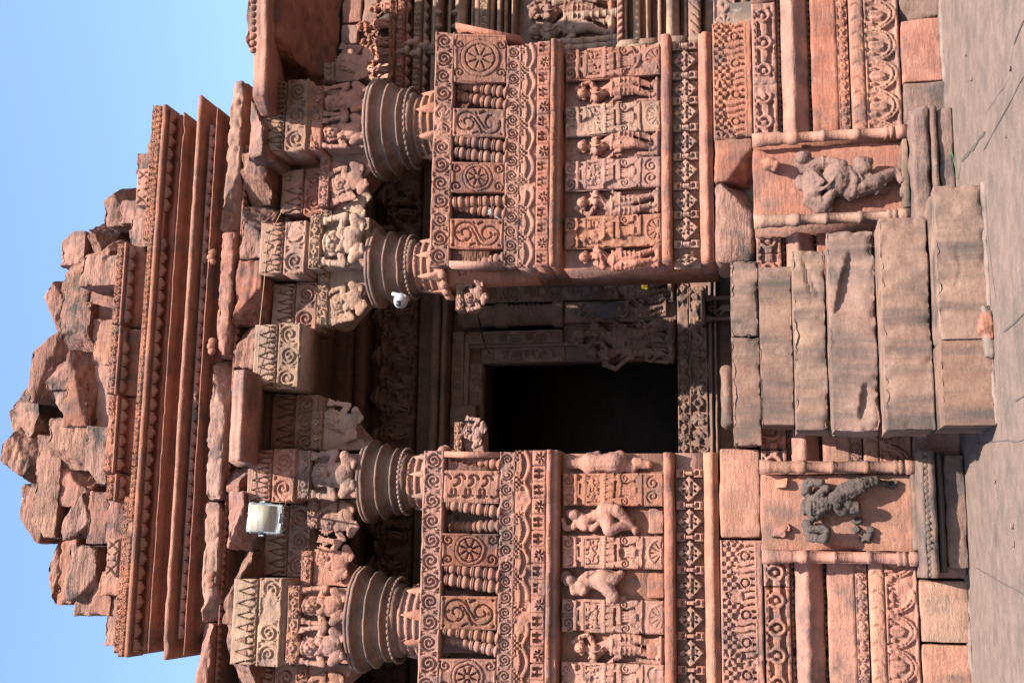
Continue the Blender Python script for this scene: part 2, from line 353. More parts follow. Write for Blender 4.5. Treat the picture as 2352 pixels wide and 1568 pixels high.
def wheel(U, V, w, h, dep=.026):
    R = min(w*.45, h*.37); d = np.hypot(U-w/2, V-h/2); a = np.arctan2(V-h/2, U-w/2)
    H = np.where(np.minimum(np.minimum(U, w-U), np.minimum(V, h-V)) < .016, .002, -.008)
    H = np.where(d < R*.82, -dep, H); H = np.where((d > R*1.0) & (d < R*1.07), -.016, H); H = np.where(np.abs(d-R*.91) < R*.10, np.maximum(ridge(d-R*.91, R*.10, .026), .0)+.002, H)
    pa = np.abs(((a/(math.pi/4)+.5) % 1)-.5)*2          # 0 at a petal's middle, 1 between petals
    pr_ = R*(.76-.10*pa**4); H = np.where((d < pr_), .004+.010*np.clip(1-pa**2, 0, 1), H)
    H = np.where((d < R*.62) & (d > R*.16) & ((1-pa)*d*.39 < .0062), -dep-.008, H); H = np.where(d < R*.11, .022, H)
    for sx in (0, 1):
        for sz in (0, 1):
            cx = w*.2 if sx == 0 else w*.8; cz = h*.105 if sz == 0 else h*.895
            sg = 1 if sx == sz else -1
            H = np.minimum(H, cut(seg_d(U, V, spiral(cx, cz, .042, .008, (0 if sx else math.pi)+.8*sg, 1.25*sg, 18)), .0085, dep))
    return H
def foliage(U, V, w, h, dep=.03):
    H = np.full_like(U, -.004)
    for i in range(7):
        z = h*(.12+.125*i); s = 1 if i % 2 else -1
        for j in range(2):
            x = w*(.28+.44*j); H = np.minimum(H, cut(seg_d(U, V, spiral(x, z+.02*j, w*.2, w*.08, s*.9+2.2*j, .42*s, 10)), .011, dep))
    return H
def flower_strip(U, V, w, h, n=None, dep=.018):
    """alternating eight-petalled flowers and bow-tie diamonds"""
    n = n or max(2, int(round(w/(.92*h)))); n += (n % 2 == 0); P = w/n; k = np.floor(U/P).astype(int); u = (U-k*P)/P-.5; v = V/h-.5
    e = np.abs(v) > .42; d = np.hypot(u, v); a = np.arctan2(v, u); fl = (k % 2) == 0
    pa = np.abs(((a/(math.pi/4)) % 1)-.5)*2
    A = np.where(d < .43, .002+.008*np.clip(pa*1.5-.2, 0, 1)-np.where((pa < .28) & (d > .1), .012, 0), -dep)
    B = np.where(np.abs(u)*.9+np.abs(v)*1.15 < .42, .004, -dep); B = np.where(np.abs(u*.8)+np.abs(v) < .10, -.01, B)
    return np.where(e, .002, np.where(fl, A, B))
def checker_swag(U, V, w, h, n=None):
    """checkered holes above hanging garlands with a row of beads"""
    n = n or max(1, int(round(w/.245))); P = w/n; k = np.floor(U/P); u = (U-k*P)/P; v = V/h
    s = np.sin(math.pi*u); zc = .50-.34*s
    H = np.where(v > zc, -.012, .0); H = np.maximum(H, ridge((v-zc)*h, .022, .026)*(1) + np.where(np.abs(v-zc)*h < .022, 0, -1))
    zb = .86-.22*s; bead = np.abs(((u*13) % 1)-.5)
    m = (np.abs(v-zb) < .085) & (u > .17) & (u < .83); H = np.where(m, .020*np.clip(1-bead*1.5, 0, 1), H)
    q = h*.135; cx = np.floor((U+q*.5-np.round(U/P)*P)/q); cz = np.floor(V/q); uu = np.minimum(u, 1-u)
    ck = ((cx+cz) % 2 == 0) & (uu < .30*(v-.40)/.55) & (v > .46) & (v < .97)
    return np.where(ck, -.024, np.where((uu < .33*(v-.40)/.55) & (v > .42), .002, H))
def window_band(U, V, w, h, n=None):
    """pairs of slots between little carved blocks"""
    n = n or max(2, int(round(w/.122))); P = w/n; k = np.floor(U/P).astype(int); u = (U-k*P)/P; v = V/h
    H = np.where((np.abs(u-.5) > .46), -.02, 0.0)
    slot = ((np.abs(np.abs(u-.5)-.17) < .095) & (np.abs(v-.5) < .34)) ; slot |= (np.abs(u-.5) < .33) & (np.abs(v-.5) < .07)
    A = np.where(slot, -.035, H)
    d = np.hypot((u-.5)*P/h, v-.42); a = np.arctan2(v-.42, (u-.5)*P/h); B = np.where(d < .42, .012+.008*np.cos(a*7), H+.004)
    B = np.where((d < .30) & (np.cos(a*7) < -.2), -.02, B); B = np.where(d < .10, .014, B)
    return np.where(k % 3 == 1, B, A)
def pilaster(U, V, w, h, v=0):
    """stepped caps, a figure panel, a vase with foliage and a half lotus"""
    u = U/w; z = V/h; x = np.abs(u-.5); H = np.zeros_like(U)
    sw = (z > .885)
    for s in (-1, 1): H = np.minimum(H, np.where(sw, cut(seg_d(U, V, spiral(w*(.5+.27*s), h*.945, .045, .008, (0 if s > 0 else math.pi), -1.3*s, 16)), .008, .022), 0))
    H = np.where(sw & (np.abs(x*w) < .014+.1*np.abs(z-.94)), -.02, H)
    m = (z > .775) & (z <= .885)                       # stepped block of mouldings shaped like an I
    zz = (z-.775)/.11; I = np.where(zz > .72, x < .46, np.where(zz > .5, x < .25, np.where(zz > .32, x < .30, x < .44)))
    H = np.where(m, np.where(I, .018+.006*(zz > .72), -.022), H); H = np.where(m & (np.abs(zz-.5) < .07) & (x < .16), -.02, H)
    m = (z > .60) & (z <= .775); P = np.stack([U+v*3.1, V*0+v, V], -1)
    fig = np.abs(fbm(P, 34, 2, 11+v)); fr = (np.minimum(.5-x, .5) < .09) | (z > .755) | (z < .62)
    H = np.where(m, np.where(fr, .012, np.where((x > .36), -.008, .012-.05*np.clip(.34-fig, 0, 1))), H)
    m = (z > .555) & (z <= .60); H = np.where(m, ridge((z-.577)*h, .022, .024)+.004*np.sin(U*260), H)
    # vase
    m = (z > .20) & (z <= .555); t = (z-.20)/.355
    lip = (t > .60) & (t < .74) & (x < .235); neck = (t > .36) & (t <= .60) & (x < .15+.06*np.abs(t-.42)); foot = (t > .20) & (t <= .36) & (x < .19); flare = (t <= .20) & (x < .5-.9*t)
    cone = (t > .18) & (t < .34) & (x < .11*(1-(t-.18)/.16))
    B = np.full_like(U, -.006)
    for s in (-1, 1):
        D = seg_d(U, V, [(w*(.5+s*.30), h*.50), (w*(.5+s*.36), h*.42), (w*(.5+s*.34), h*.34), (w*(.5+s*.42), h*.27)]); B = np.maximum(B, ridge(D, .030, .030)-.004)
        B = np.minimum(B, cut(seg_d(U, V, spiral(w*(.5+s*.35), h*.375, .036, .006, .5, 1.4*s, 16)), .006, .016)+np.where(B > .004, .016, 0))
        B = np.minimum(B, np.where(tri_in(U, V, [(w*(.5+s*.2), h*.29), (w*(.5+s*.12), h*.345), (w*(.5+s*.20), h*.40)]), -.03, 1))
        B = np.minimum(B, np.where(tri_in(U, V, [(w*(.5+s*.12), h*.275), (w*(.5+s*.46), h*.205), (w*(.5+s*.24), h*.28)]), -.035, 1))
    top = (t > .80); B = np.where(top, .010+.014*np.abs(np.sin(U/w*math.pi*5)), B)
    B = np.where(neck, .014+.004*np.sin(U*300), B); B = np.where(lip, .026, B); B = np.where((t > .74) & (t < .80) & (x < .27), -.024, B); B = np.where(foot, .016, B); B = np.where(flare, .012, B); B = np.where(cone, .026, B)
    H = np.where(m, B, H)
    # half lotus / curls
    d = np.hypot(U-w/2, V-h*.02); a = np.arctan2(V-h*.02, U-w/2); m = z <= .20
    pa = np.abs((((a/math.pi)*6) % 1)-.5)*2
    L = np.where((d < w*.44) & (d > w*.38), .008, np.where((d < w*.33) & (pa > .78) & (d > w*.1), -.018, 0))
    if v % 3 == 2:
        L = np.zeros_like(U)
        for s in (-1, 1):
            L = np.minimum(L, cut(seg_d(U, V, spiral(w*(.5+.2*s), h*.10, .05, .01, (0 if s > 0 else math.pi), 1.4*s, 18)), .007, .018))
    if v % 3 == 1: L = L*.5
    H = np.where(m, L, H)
    return H+np.where(np.abs(z-.20) < .005, -.012, 0)
def diamond(U, V, w, h):
    x = (U-w/2)/(w*.42); z = (V-h/2)/(h*.47); m = np.abs(x)+np.abs(z)
    H = np.where(m < 1, .012, -.04); d = np.hypot(x, z*.9); a = np.arctan2(z, x)
    pet = np.abs(((a/(math.pi/2)) % 1)-.5)*2
    H = np.where((m < .90) & (d > .22), np.where(np.abs(np.cos(2*a)) > .55, .016, .004), H)
    H = np.where((m < .86) & (d > .26) & (np.abs(np.abs(np.cos(4*a))-.1) < .12), -.016, H)
    for (cx, cz) in ((.42, .0), (-.42, .0), (0, .45), (0, -.45)):
        for s in (-1, 1):
            ex, ez = (cx, cz+s*.16) if cx else (cx+s*.16, cz); H = np.where(np.hypot(x-ex, z-ez) < .085, -.02, H)
    H = np.where(d < .17, .03*np.sqrt(np.clip(1-(d/.17)**2, 0, 1))+.006, H); return H
def diamond_row(U, V, w, h):
    return diamond(U, V, w, h)
def connector(U, V, w, h):
    x = np.abs(U-w/2)/w; z = V/h; H = np.full_like(U, .010)
    H = np.where((np.abs(z-.5) < .16) & (x > .22), -.03, H); H = np.where(np.abs(z-.5) < .13, np.maximum(H, np.where(x < .22, .03, -1)), H)
    for c in (.2, .8): H = np.where((np.abs(z-c) < .12) & (x < .28), np.where(np.abs(np.abs(z-c)-.09) < .03, .02, -.014), H)
    return H
def lotus_arches(U, V, w, h, n=None):
    n = n or max(1, int(round(w/.235))); P = w/n; u = (U % P)/P-.5; z = V/h
    H = np.full_like(U, -.004); x = np.abs(u)*P; d = np.hypot(x*1.62, (h*.98-V))
    x2 = P/2-x                                          # distance from the gap between two arches
    H = np.where((x2 < .012+.10*np.clip(.62-z, 0, 1)) & (z < .60) & (z > .10) & (d > h*.90), -.024, H)
    H = np.where(np.abs(z-.06) < .05, .004, H)
    inside = d < h*.92; H = np.where(inside, -.020, H)
    for r_, w_, a_ in ((.86, .055, .012), (.735, .045, .008)): H = np.where(np.abs(d-h*r_) < h*w_, np.maximum(H, ridge(d-h*r_, h*w_, .016)-.004+.003*np.sign(np.sin(U*300))*(r_ < .8)), H)
    leaf = ((x/(P*.155))**2+((V-h*.66)/(h*.25))**2) < 1; H = np.where(leaf, .010-.012*(x < .0055), H)
    for s in (.32, .62): H = np.where((np.abs(x-P*(.20+.10*s)) < .008) & (z > .72) & (z < .92), .006, H)
    return np.where(z > .955, .006, H)
def leaf_roll(U, V, w, h, n=None):
    n = n or max(1, int(round(w/.115))); P = w/n; u = (U % P)/P; z = V/h
    H = .035*np.sqrt(np.clip(1-((z-.45)/.62)**2, 0, 1)); c = u-.25*np.sin(z*math.pi)
    c = c % 1; return H-.018*np.exp(-((c-.08)/.07)**2)*np.clip(np.sin(math.pi*np.clip(z, 0, 1))*1.6, 0, 1)
def loops_band(U, V, w, h, n=None):
    n = n or max(1, int(round(w/.19))); P = w/n; u = (U % P)/P-.5; z = V/h; H = np.full_like(U, -.03)
    d = np.hypot(u*P, V-h*.52); H = np.maximum(H, ridge(d-h*.27, h*.09, .03)-.010-np.where(np.abs(d-h*.27) > h*.09, 1, 0)); H = np.where((np.abs(u) < .11) & (z > .52), -.02, H)
    H = np.where((np.abs(np.abs(u)-.40) < .10) & (np.abs(z-.5) < .14), .006, H); H = np.where(d < h*.10, .012, H)
    H = np.where(z < .16, .004+.006*np.cos(U/P*math.pi*6), H); H = np.where(z > .80, .006-.016*((np.abs(z-.86) < .03) & (np.sin(U*120) > 0)), H); return H
def coping_band(U, V, w, h, n=None):
    """checkered holes and little flowers above a row of hanging leaves"""
    n = n or max(1, int(round(w/.40))); P = w/n; u = (U % P)/P; z = V/h; q = h*.105
    cx = np.floor(U/q); cz = np.floor(V/q); zc = .60-.12*np.cos(2*math.pi*u)
    H = np.where(((cx+cz) % 2 == 0) & (z > zc) & (z < .95), -.022, .0)
    d = np.hypot((u-.0)*P, V-h*.80); d = np.minimum(d, np.hypot((u-1.)*P, V-h*.80)); a = np.arctan2(V-h*.80, np.where(u > .5, u-1, u)*P)
    H = np.where(d < h*.16, np.where((np.cos(a*5) < -.3) & (d > h*.05), -.022, .006), H)
    lw = (z < zc); t = (u*9) % 1
    tong = np.abs(t-.5-.22*np.sin(z*9)); H = np.where(lw & (z > .17) & (tong > .36), -.024, np.where(lw, .006, H))
    D = np.abs(z-zc+.02)*h; H = np.where((D < .014) & (np.sin(u*2*math.pi*6) > -.2), -.026, H)
    for c in (.27, .73): 
        dd = np.hypot((u-c)*P, V-h*.40); H = np.where((dd < h*.15), .010, H); H = np.where(np.abs(dd-h*.10) < h*.022, -.018, H)
    return np.where((z < .13), .002, H)
def zigzag(U, V, w, h, n=None, dep=.045):
    """two overlapping rows of hanging pointed leaves"""
    n = n or max(2, int(round(w/.088))); P = w/n; z = V/h
    a = np.abs(((U/P) % 1)-.5)*2; b = np.abs(((U/P+.5) % 1)-.5)*2     # 0 middle of a leaf .. 1 between leaves
    t1 = .80-.80*(1-a)                                   # lower outline of the upper row: deep notch between leaves
    t2 = .52-.60*(1-b)
    lowrow = z < t1; H = np.where(lowrow, -dep*.30, 0.0)
    H = np.where(lowrow & (z > t1-.11), -dep, H)
    H = np.where(lowrow & (z < t2), -dep*1.1, H); H = np.where(z < .035, -dep*.5, H)
    return H
def panel_beads(U, V, w, h): return np.where((np.abs(V/h-.5) < .2) & (np.sin(U*170) > 0), -.012, 0.0)
def lumps(U, V, w, h, f=16, a=.04):
    P = np.stack([U, U*0, V], -1); return a*fbm(P, f, 3, int(w*1000) % 97)
def scallops(mb, x0, x1, z, hgt, y, P=.105, t=.03, seed=0):
    """drip frieze: a row of hanging trefoils"""
    n = max(1, int(round((x1-x0)/P))); P = (x1-x0)/n; rnd = random.Random(seed)
    box(mb, x0, x1, y, y+t, z-.22*hgt, z)
    for i in range(n):
        c = x0+P*(i+.5); k = hgt*(.9+.2*rnd.random())
        if rnd.random() < .05: continue
        pts = [(-.47, 0), (-.46, -.35), (-.36, -.52), (-.26, -.50), (-.20, -.72), (-.08, -.80), (0, -1), (.08, -.80), (.20, -.72), (.26, -.50), (.36, -.52), (.46, -.35), (.47, 0)]
        prism(mb, [(c+a*P, z-.15*hgt+b*k*.85) for a, b in pts], y-.004, y+t-.004)
    return mb

# ---------------------------------------------------------------- figures: round limbs fused into one skin
def _ell(mb, c, r, n=14, m=9):
    c = np.array(c, float); V = []; 
    for i in range(m+1):
        ph = math.pi*i/m
        for j in range(n): th = 2*math.pi*j/n; V.append((c[0]+r[0]*math.sin(ph)*math.cos(th), c[1]+r[1]*math.sin(ph)*math.sin(th), c[2]+r[2]*math.cos(ph)))
    idx = np.arange((m+1)*n).reshape(m+1, n); nx = np.roll(idx, -1, axis=1)
    mb.add(V, np.stack([idx[:-1], idx[1:], nx[1:], nx[:-1]], -1).reshape(-1, 4))
def _lim(mb, p, q, r0, r1):
    k = max(3, int(math.dist(p, q)/(.4*min(r0, r1)))); k = min(k, 14)
    for i in range(k+1):
        t = i/k; r = r0+(r1-r0)*t; _ell(mb, [a+(b-a)*t for a, b in zip(p, q)], (r, r, r), 10, 7)
def fuse(name, parts, voxel=.009, smooth=3, rough=1.0):
    mb = MB()
    for s in parts:
        if s[0] == 's': _ell(mb, s[1], s[2] if len(s[2]) == 3 else (s[2][0],)*3)
        else:
            for a, b, ra, rb in zip(s[1][:-1], s[1][1:], s[2][:-1], s[2][1:]): _lim(mb, a, b, ra, rb)
    me = mb.mesh(name+'_parts'); o = bpy.data.objects.new(name+'_tmp', me); COL.objects.link(o)
    r = o.modifiers.new('r', 'REMESH'); r.mode = 'VOXEL'; r.voxel_size = voxel; r.use_smooth_shade = True
    if smooth: s = o.modifiers.new('s', 'SMOOTH'); s.iterations = smooth; s.factor = .5
    dg = bpy.context.evaluated_depsgraph_get(); m2 = bpy.data.meshes.new_from_object(o.evaluated_get(dg)); m2.name = name
    bpy.data.objects.remove(o); bpy.data.meshes.remove(me)
    V = np.zeros(len(m2.vertices)*3, np.float32); m2.vertices.foreach_get('co', V); V = V.reshape(-1, 3).astype(float); N_ = np.zeros(len(m2.vertices)*3, np.float32); m2.vertices.foreach_get('normal', N_); N_ = N_.reshape(-1, 3)
    s_ = voxel/.0095; V = V+N_*rough*(.0030*s_*fbm(V, 26/s_, 3, 5)+.003*s_*np.minimum(fbm(V, 60/s_, 2, 9), .2))[:, None]; m2.vertices.foreach_set('co', V.astype(np.float32).ravel()); m2.update(); return m2
def apsara(name, s=1, arms='ab', lean=0.0, knee=0.0, broken=False):
    """standing figure in high relief, one unit tall, back against y=0; s = side the hip is thrown to"""
    hx = .055*s; cx = -.03*s+lean; hd = cx+.035*s+lean*.6
    P = [('s', (hx, -.06, .52), (.098, .075, .075)), ('c', [(hx, -.06, .54), (hx*.4, -.055, .63), (cx, -.06, .72)], [.075, .056, .075]),
         ('s', (cx, -.06, .735), (.095, .06, .055)), ('s', (cx-.045, -.115, .725), (.040,)), ('s', (cx+.045, -.115, .725), (.040,)),
         ('c', [(cx, -.06, .77), (hd, -.075, .84)], [.034, .032]), ('s', (hd, -.085, .885), (.055, .062, .066)), ('s', (hd, -.05, .925), (.062, .05, .042)),
         ('s', (hd-.058, -.07, .87), (.016, .02, .03)), ('s', (hd+.058, -.07, .87), (.016, .02, .03)), ('s', (hd, -.145, .88), (.010, .014, .018)), ('s', (hd, -.138, .855), (.02, .012, .008)),
         ('c', [(hx-.05, -.065, .50), (hx*1.0-.055-.02*knee, -.085-.05*abs(knee), .29), (-.055, -.06, .09)], [.066, .046, .028]), ('c', [(hx+.05, -.065, .50), (hx*1.0+.05+.02*knee, -.085, .29), (.05, -.06, .09)], [.066, .046, .028]),
         ('c', [(-.055, -.06, .075), (-.07, -.12, .06)], [.03, .022]), ('c', [(.05, -.06, .075), (.065, -.12, .06)], [.03, .022]),
         ('c', [(hx-.1, -.085, .555), (hx, -.135, .535), (hx+.1, -.085, .555)], [.017, .02, .017]), ('c', [(hx, -.125, .52), (hx*.9, -.12, .34), (0, -.10, .20)], [.018, .014, .012]),
         ('c', [(cx-.06, -.10, .79), (cx, -.125, .745), (cx+.06, -.10, .79)], [.012, .013, .012]), ('s', (0, -.05, .03), (.15, .10, .045)), ('c', [(-.1, -.05, .25), (-.115, -.045, .08)], [.02, .03])]
    for sd, xx in ((-1, hx-.055), (1, hx+.05)):
        for q in range(4): P.append(('c', [(xx-.05, -.10, .46-.05*q), (xx, -.150+.008*q, .445-.05*q), (xx+.05, -.10, .46-.05*q)], [.007, .009, .007]))
        P.append(('s', (.052*sd, -.06, .115), (.040, .040, .012))); P.append(('s', (xx*.9, -.085, .235), (.046, .046, .012)))
    P.append(('c', [(cx, -.15, .76), (cx+.01, -.15, .68), (hx*.6, -.12, .62)], [.008, .008, .007]))
    def arm(sd, kind):
        sh = (cx+sd*.10, -.055, .755)
        if kind == 'a': pts = [sh, (cx+sd*.155, -.06, .64), (hx+sd*.13, -.08, .50)]; fin = (hx+sd*.125, -.085, .46)
        elif kind == 'b': pts = [sh, (cx+sd*.165, -.07, .80), (cx+sd*.12, -.08, .92)]; fin = (cx+sd*.09, -.09, .95)
        elif kind == 'c': pts = [sh, (cx+sd*.15, -.08, .66), (cx+sd*.03, -.135, .69)]; fin = (cx, -.145, .70)
        else: pts = [sh, (cx+sd*.16, -.07, .67), (cx+sd*.17, -.09, .80)]; fin = (cx+sd*.17, -.10, .85)
        return [('c', pts, [.036, .029, .022]), ('s', fin, (.024, .022, .034)), ('s', tuple(pts[1]), (.034, .034, .03)), ('s', tuple((2*a+b)/3 for a, b in zip(pts[0], pts[1])), (.043, .043, .013)), ('s', tuple((a+3*b)/4 for a, b in zip(pts[1], pts[2])), (.034, .034, .011))]
    P += arm(-1, arms[0])+arm(1, arms[1])
    if broken: P = [p for p in P if not (p[0] == 's' and p[1][2] > .83)]
    return fuse(name, P, .0078, 1, 1.1)
def atlas(name, arms=(1, 1), lean=0):
    """crouching dwarf with raised arms holding up the beam, in metres, base at z=0, back against y=0"""
    P = [('s', (0, -.09, .135), (.112, .085, .10)), ('s', (0, -.08, .215), (.112, .065, .055)), ('s', (-.05, -.135, .215), (.04, .03, .035)), ('s', (.05, -.135, .215), (.04, .03, .035)),
         ('s', (lean, -.115, .300), (.078, .070, .076)), ('s', (lean, -.055, .330), (.105, .035, .078)), ('s', (lean-.082, -.10, .290), (.018, .022, .036)), ('s', (lean+.082, -.10, .290), (.018, .022, .036)),
         ('c', [(lean-.058, -.15, .345), (lean, -.178, .352), (lean+.058, -.15, .345)], [.013, .015, .013]),
         ('s', (lean-.031, -.178, .314), (.018, .013, .012)), ('s', (lean+.031, -.178, .314), (.018, .013, .012)), ('c', [(lean, -.183, .322), (lean, -.203, .288)], [.010, .016]),
         ('c', [(lean-.026, -.172, .268), (lean, -.182, .262), (lean+.026, -.172, .268)], [.010, .011, .010]), ('s', (lean, -.16, .245), (.03, .025, .015)),
         ('c', [(-.09, -.135, .245), (0, -.168, .185), (.09, -.135, .245)], [.010, .012, .010])]
    for i in range(9):
        a = math.pi*(i+.5)/9; P.append(('c', [(lean+.085*math.cos(a), -.07, .325+.065*math.sin(a)), (lean+.112*math.cos(a), -.06, .33+.088*math.sin(a))], [.011, .009]))
    for k, sd in enumerate((-1, 1)):
        if arms[k]:
            P += [('c', [(sd*.105, -.075, .225), (sd*.185, -.11, .185), (sd*.165, -.10, .33)], [.036, .030, .023]), ('s', (sd*.155, -.095, .365), (.035, .03, .03)), ('s', (sd*.17, -.10, .31), (.034, .034, .012)), ('s', (sd*.15, -.09, .215), (.046, .046, .014))]
            for f in range(4): P.append(('c', [(sd*(.128+.018*f), -.105, .375), (sd*(.122+.022*f), -.11, .408)], [.010, .008]))
        P += [('c', [(sd*.06, -.10, .07), (sd*.155, -.165, .095), (sd*.10, -.13, .015)], [.052, .041, .028]), ('c', [(sd*.10, -.14, .015), (sd*.06, -.18, .012)], [.026, .018])]
    return fuse(name, P, .0068, 1)
# ---------------------------------------------------------------- shared carved figures
AP = {k: apsara('apsara_'+k, *a, **kw) for k, a, kw in (('p', (1, 'ab'), {}), ('q', (-1, 'ba'), {}), ('r', (1, 'ad'), dict(knee=.6)), ('t', (-1, 'ca'), dict(knee=-.5)), ('u', (1, 'ca'), dict(lean=-.04, knee=1.0)))}
AT = {'both': atlas('atlas_both'), 'right': atlas('atlas_one', (0, 1)), 'turned': atlas('atlas_turned', (1, 1), -.02)}

# ---------------------------------------------------------------- ground
g = MB(); g.add([(-150, -150, 0), (150, -150, 0), (150, 150, 0), (-150, 150, 0)], [(0, 1, 2, 3)])
solid('ground', g, PAVE, 'worn grey pink stone paving in front of the temple', '', kind='structure')
def crack(pts, w0, seed):
    mb = MB(); P = np.array([atz(x, y, 0.004) for x, y in pts]); rs = []
    for i in range(len(P)-1):
        for k in range(8): rs.append(P[i]+(P[i+1]-P[i])*k/8)
    rs.append(P[-1]); P = np.array(rs); T = np.gradient(P, axis=0); N = np.stack([-T[:, 1], T[:, 0], T[:, 0]*0], 1); N /= np.linalg.norm(N, axis=1, keepdims=True)
    wv = .55*w0*(.7+.5*vnoise(P, 9, seed)); 
    if pts[0] != pts[-1]: wv[0] *= .2; wv[-1] *= .2
    P = P+N*(.008*vnoise(P, 6, seed+3))[:, None]; n = len(P); V = np.concatenate([P+N*wv[:, None], P-N*wv[:, None]])
    V[:, 2] = .004; i = np.arange(n-1); mb.add(V, np.stack([i+n, i+n+1, i+1, i], -1)); return mb
CRK = plain('joint_dirt', (.05, .038, .03), .95)
for k, (p, wd) in enumerate([([(2352, 45), (2326, 104)], .013), ([(2351, 172), (2310, 250), (2256, 350)], .011), ([(2262, 300), (2234, 340), (2206, 372)], .028), ([(2206, 372), (2200, 420)], .008), ([(2352, 722), (2304, 762)], .016), ([(2292, 800), (2300, 1004)], .006),
        ([(2352, 1010), (2300, 1013), (2232, 1020)], .007), ([(2280, 1034), (2284, 1180), (2290, 1328)], .004), ([(2240, 1303), (2285, 1328), (2352, 1364)], .008), ([(2262, 440), (2270, 560), (2288, 700)], .008), ([(2326, 104), (2318, 180), (2262, 262)], .004), ([(2352, 905), (2330, 920)], .010)]):
    solid('paving_joint', crack(p, wd, k), CRK, None, None, kind='structure')

# ---------------------------------------------------------------- steps
def step(name, xa, xb, yf, yb, z0, z1, label, seed, amp=.008, planes=(), bev=.03, mat=STEP, group='steps up to the porch', scoops=()):
    mb = MB(); sblock(mb, xa, xb, yf, yb, z0, z1,   .014, amp*.32, bev*.28, seed, 8, planes, .0025, 0, .030 if amp > .004 else .008, 0, scoops); return solid(name, mb, mat, label, 'step', group)
step('step_stone', .795, 1.292, -1.72, -1.25, .004, .290, 'smooth clean tan block forming the left half of the lowest step', 1, .003, bev=.012)
step('step_stone', 1.298, 2.235, -1.72, -1.2, .004, .288, 'long dark stained block with chipped foot forming the right part of the lowest step', 2, .009, [((-1, -1, -1), .60), ((1, -1, 1), .62)], scoops=[(1.75, .17, .3, -.03, .02, .012)])
step('step_stone', .80, 2.135, -1.42, -.95, .296, .585, 'second step from the ground, thick ragged slab with brown drip stains', 3, .012, [((-1, -1.2, 1.6), .52)], .04)
step('step_stone', .825, 2.145, -1.10, -.65, .592, .888, 'third step from the ground with two long gouges flaked out of its face', 4, .011, [((1.6, -1, -.2), .68)], .035, scoops=[(1.80, .80, .42, -.10, .15, .055), (1.02, .70, .24, -.05, .09, .05)])
step('step_stone', .872, 2.105, -.80, -.35, .894, 1.110, 'fourth step from the ground with slanting cracks at its right end', 5, .008, bev=.022, scoops=[(1.92, 1.02, .26, .07, .035, .03), (1.86, .97, .2, .07, .03, .025)])
step('step_stone', .940, 2.066, -.50, -.12, 1.116, 1.338, 'fifth step from the ground, narrowest and straightest of the flight', 6, .003, bev=.008)
step('sill_block', .822, 1.608, -.25, .6, 1.345, 1.545, 'left one of two flaking blocks edging the porch floor above the flight', 7, .009, bev=.014)
step('sill_block', 1.614, 2.182, -.25, .6, 1.347, 1.547, 'right one of two flaking blocks edging the porch floor above the flight', 8, .009, bev=.014)
# gouges in the third and fourth steps: flaked scoops with real depth would need cutting, so the flakes that stayed are built
mb = MB(); sblock(mb, 1.10, 2.06, -.02, .66, 1.50, 1.549, .08, .004, .01, 9); solid('floor_slab', mb, STEP, 'flat stone slab of the porch floor behind the sill blocks', 'floor slab')
pf = MB(); box(pf, -1.4, 4.4, .12, 2.6, .0, 1.525); solid('porch_floor', pf, STEP, 'stone floor inside the porch', '', kind='structure')
mb = MB(); sblock(mb, X(1670, 985, .2), X(1670, 845, .2), .02, .35, 1.546, 1.64, .03, .014, .05, 12, 8); solid('loose_stone', mb, STEP, 'rounded worn stone lying on the porch floor by the left jamb', 'stone')

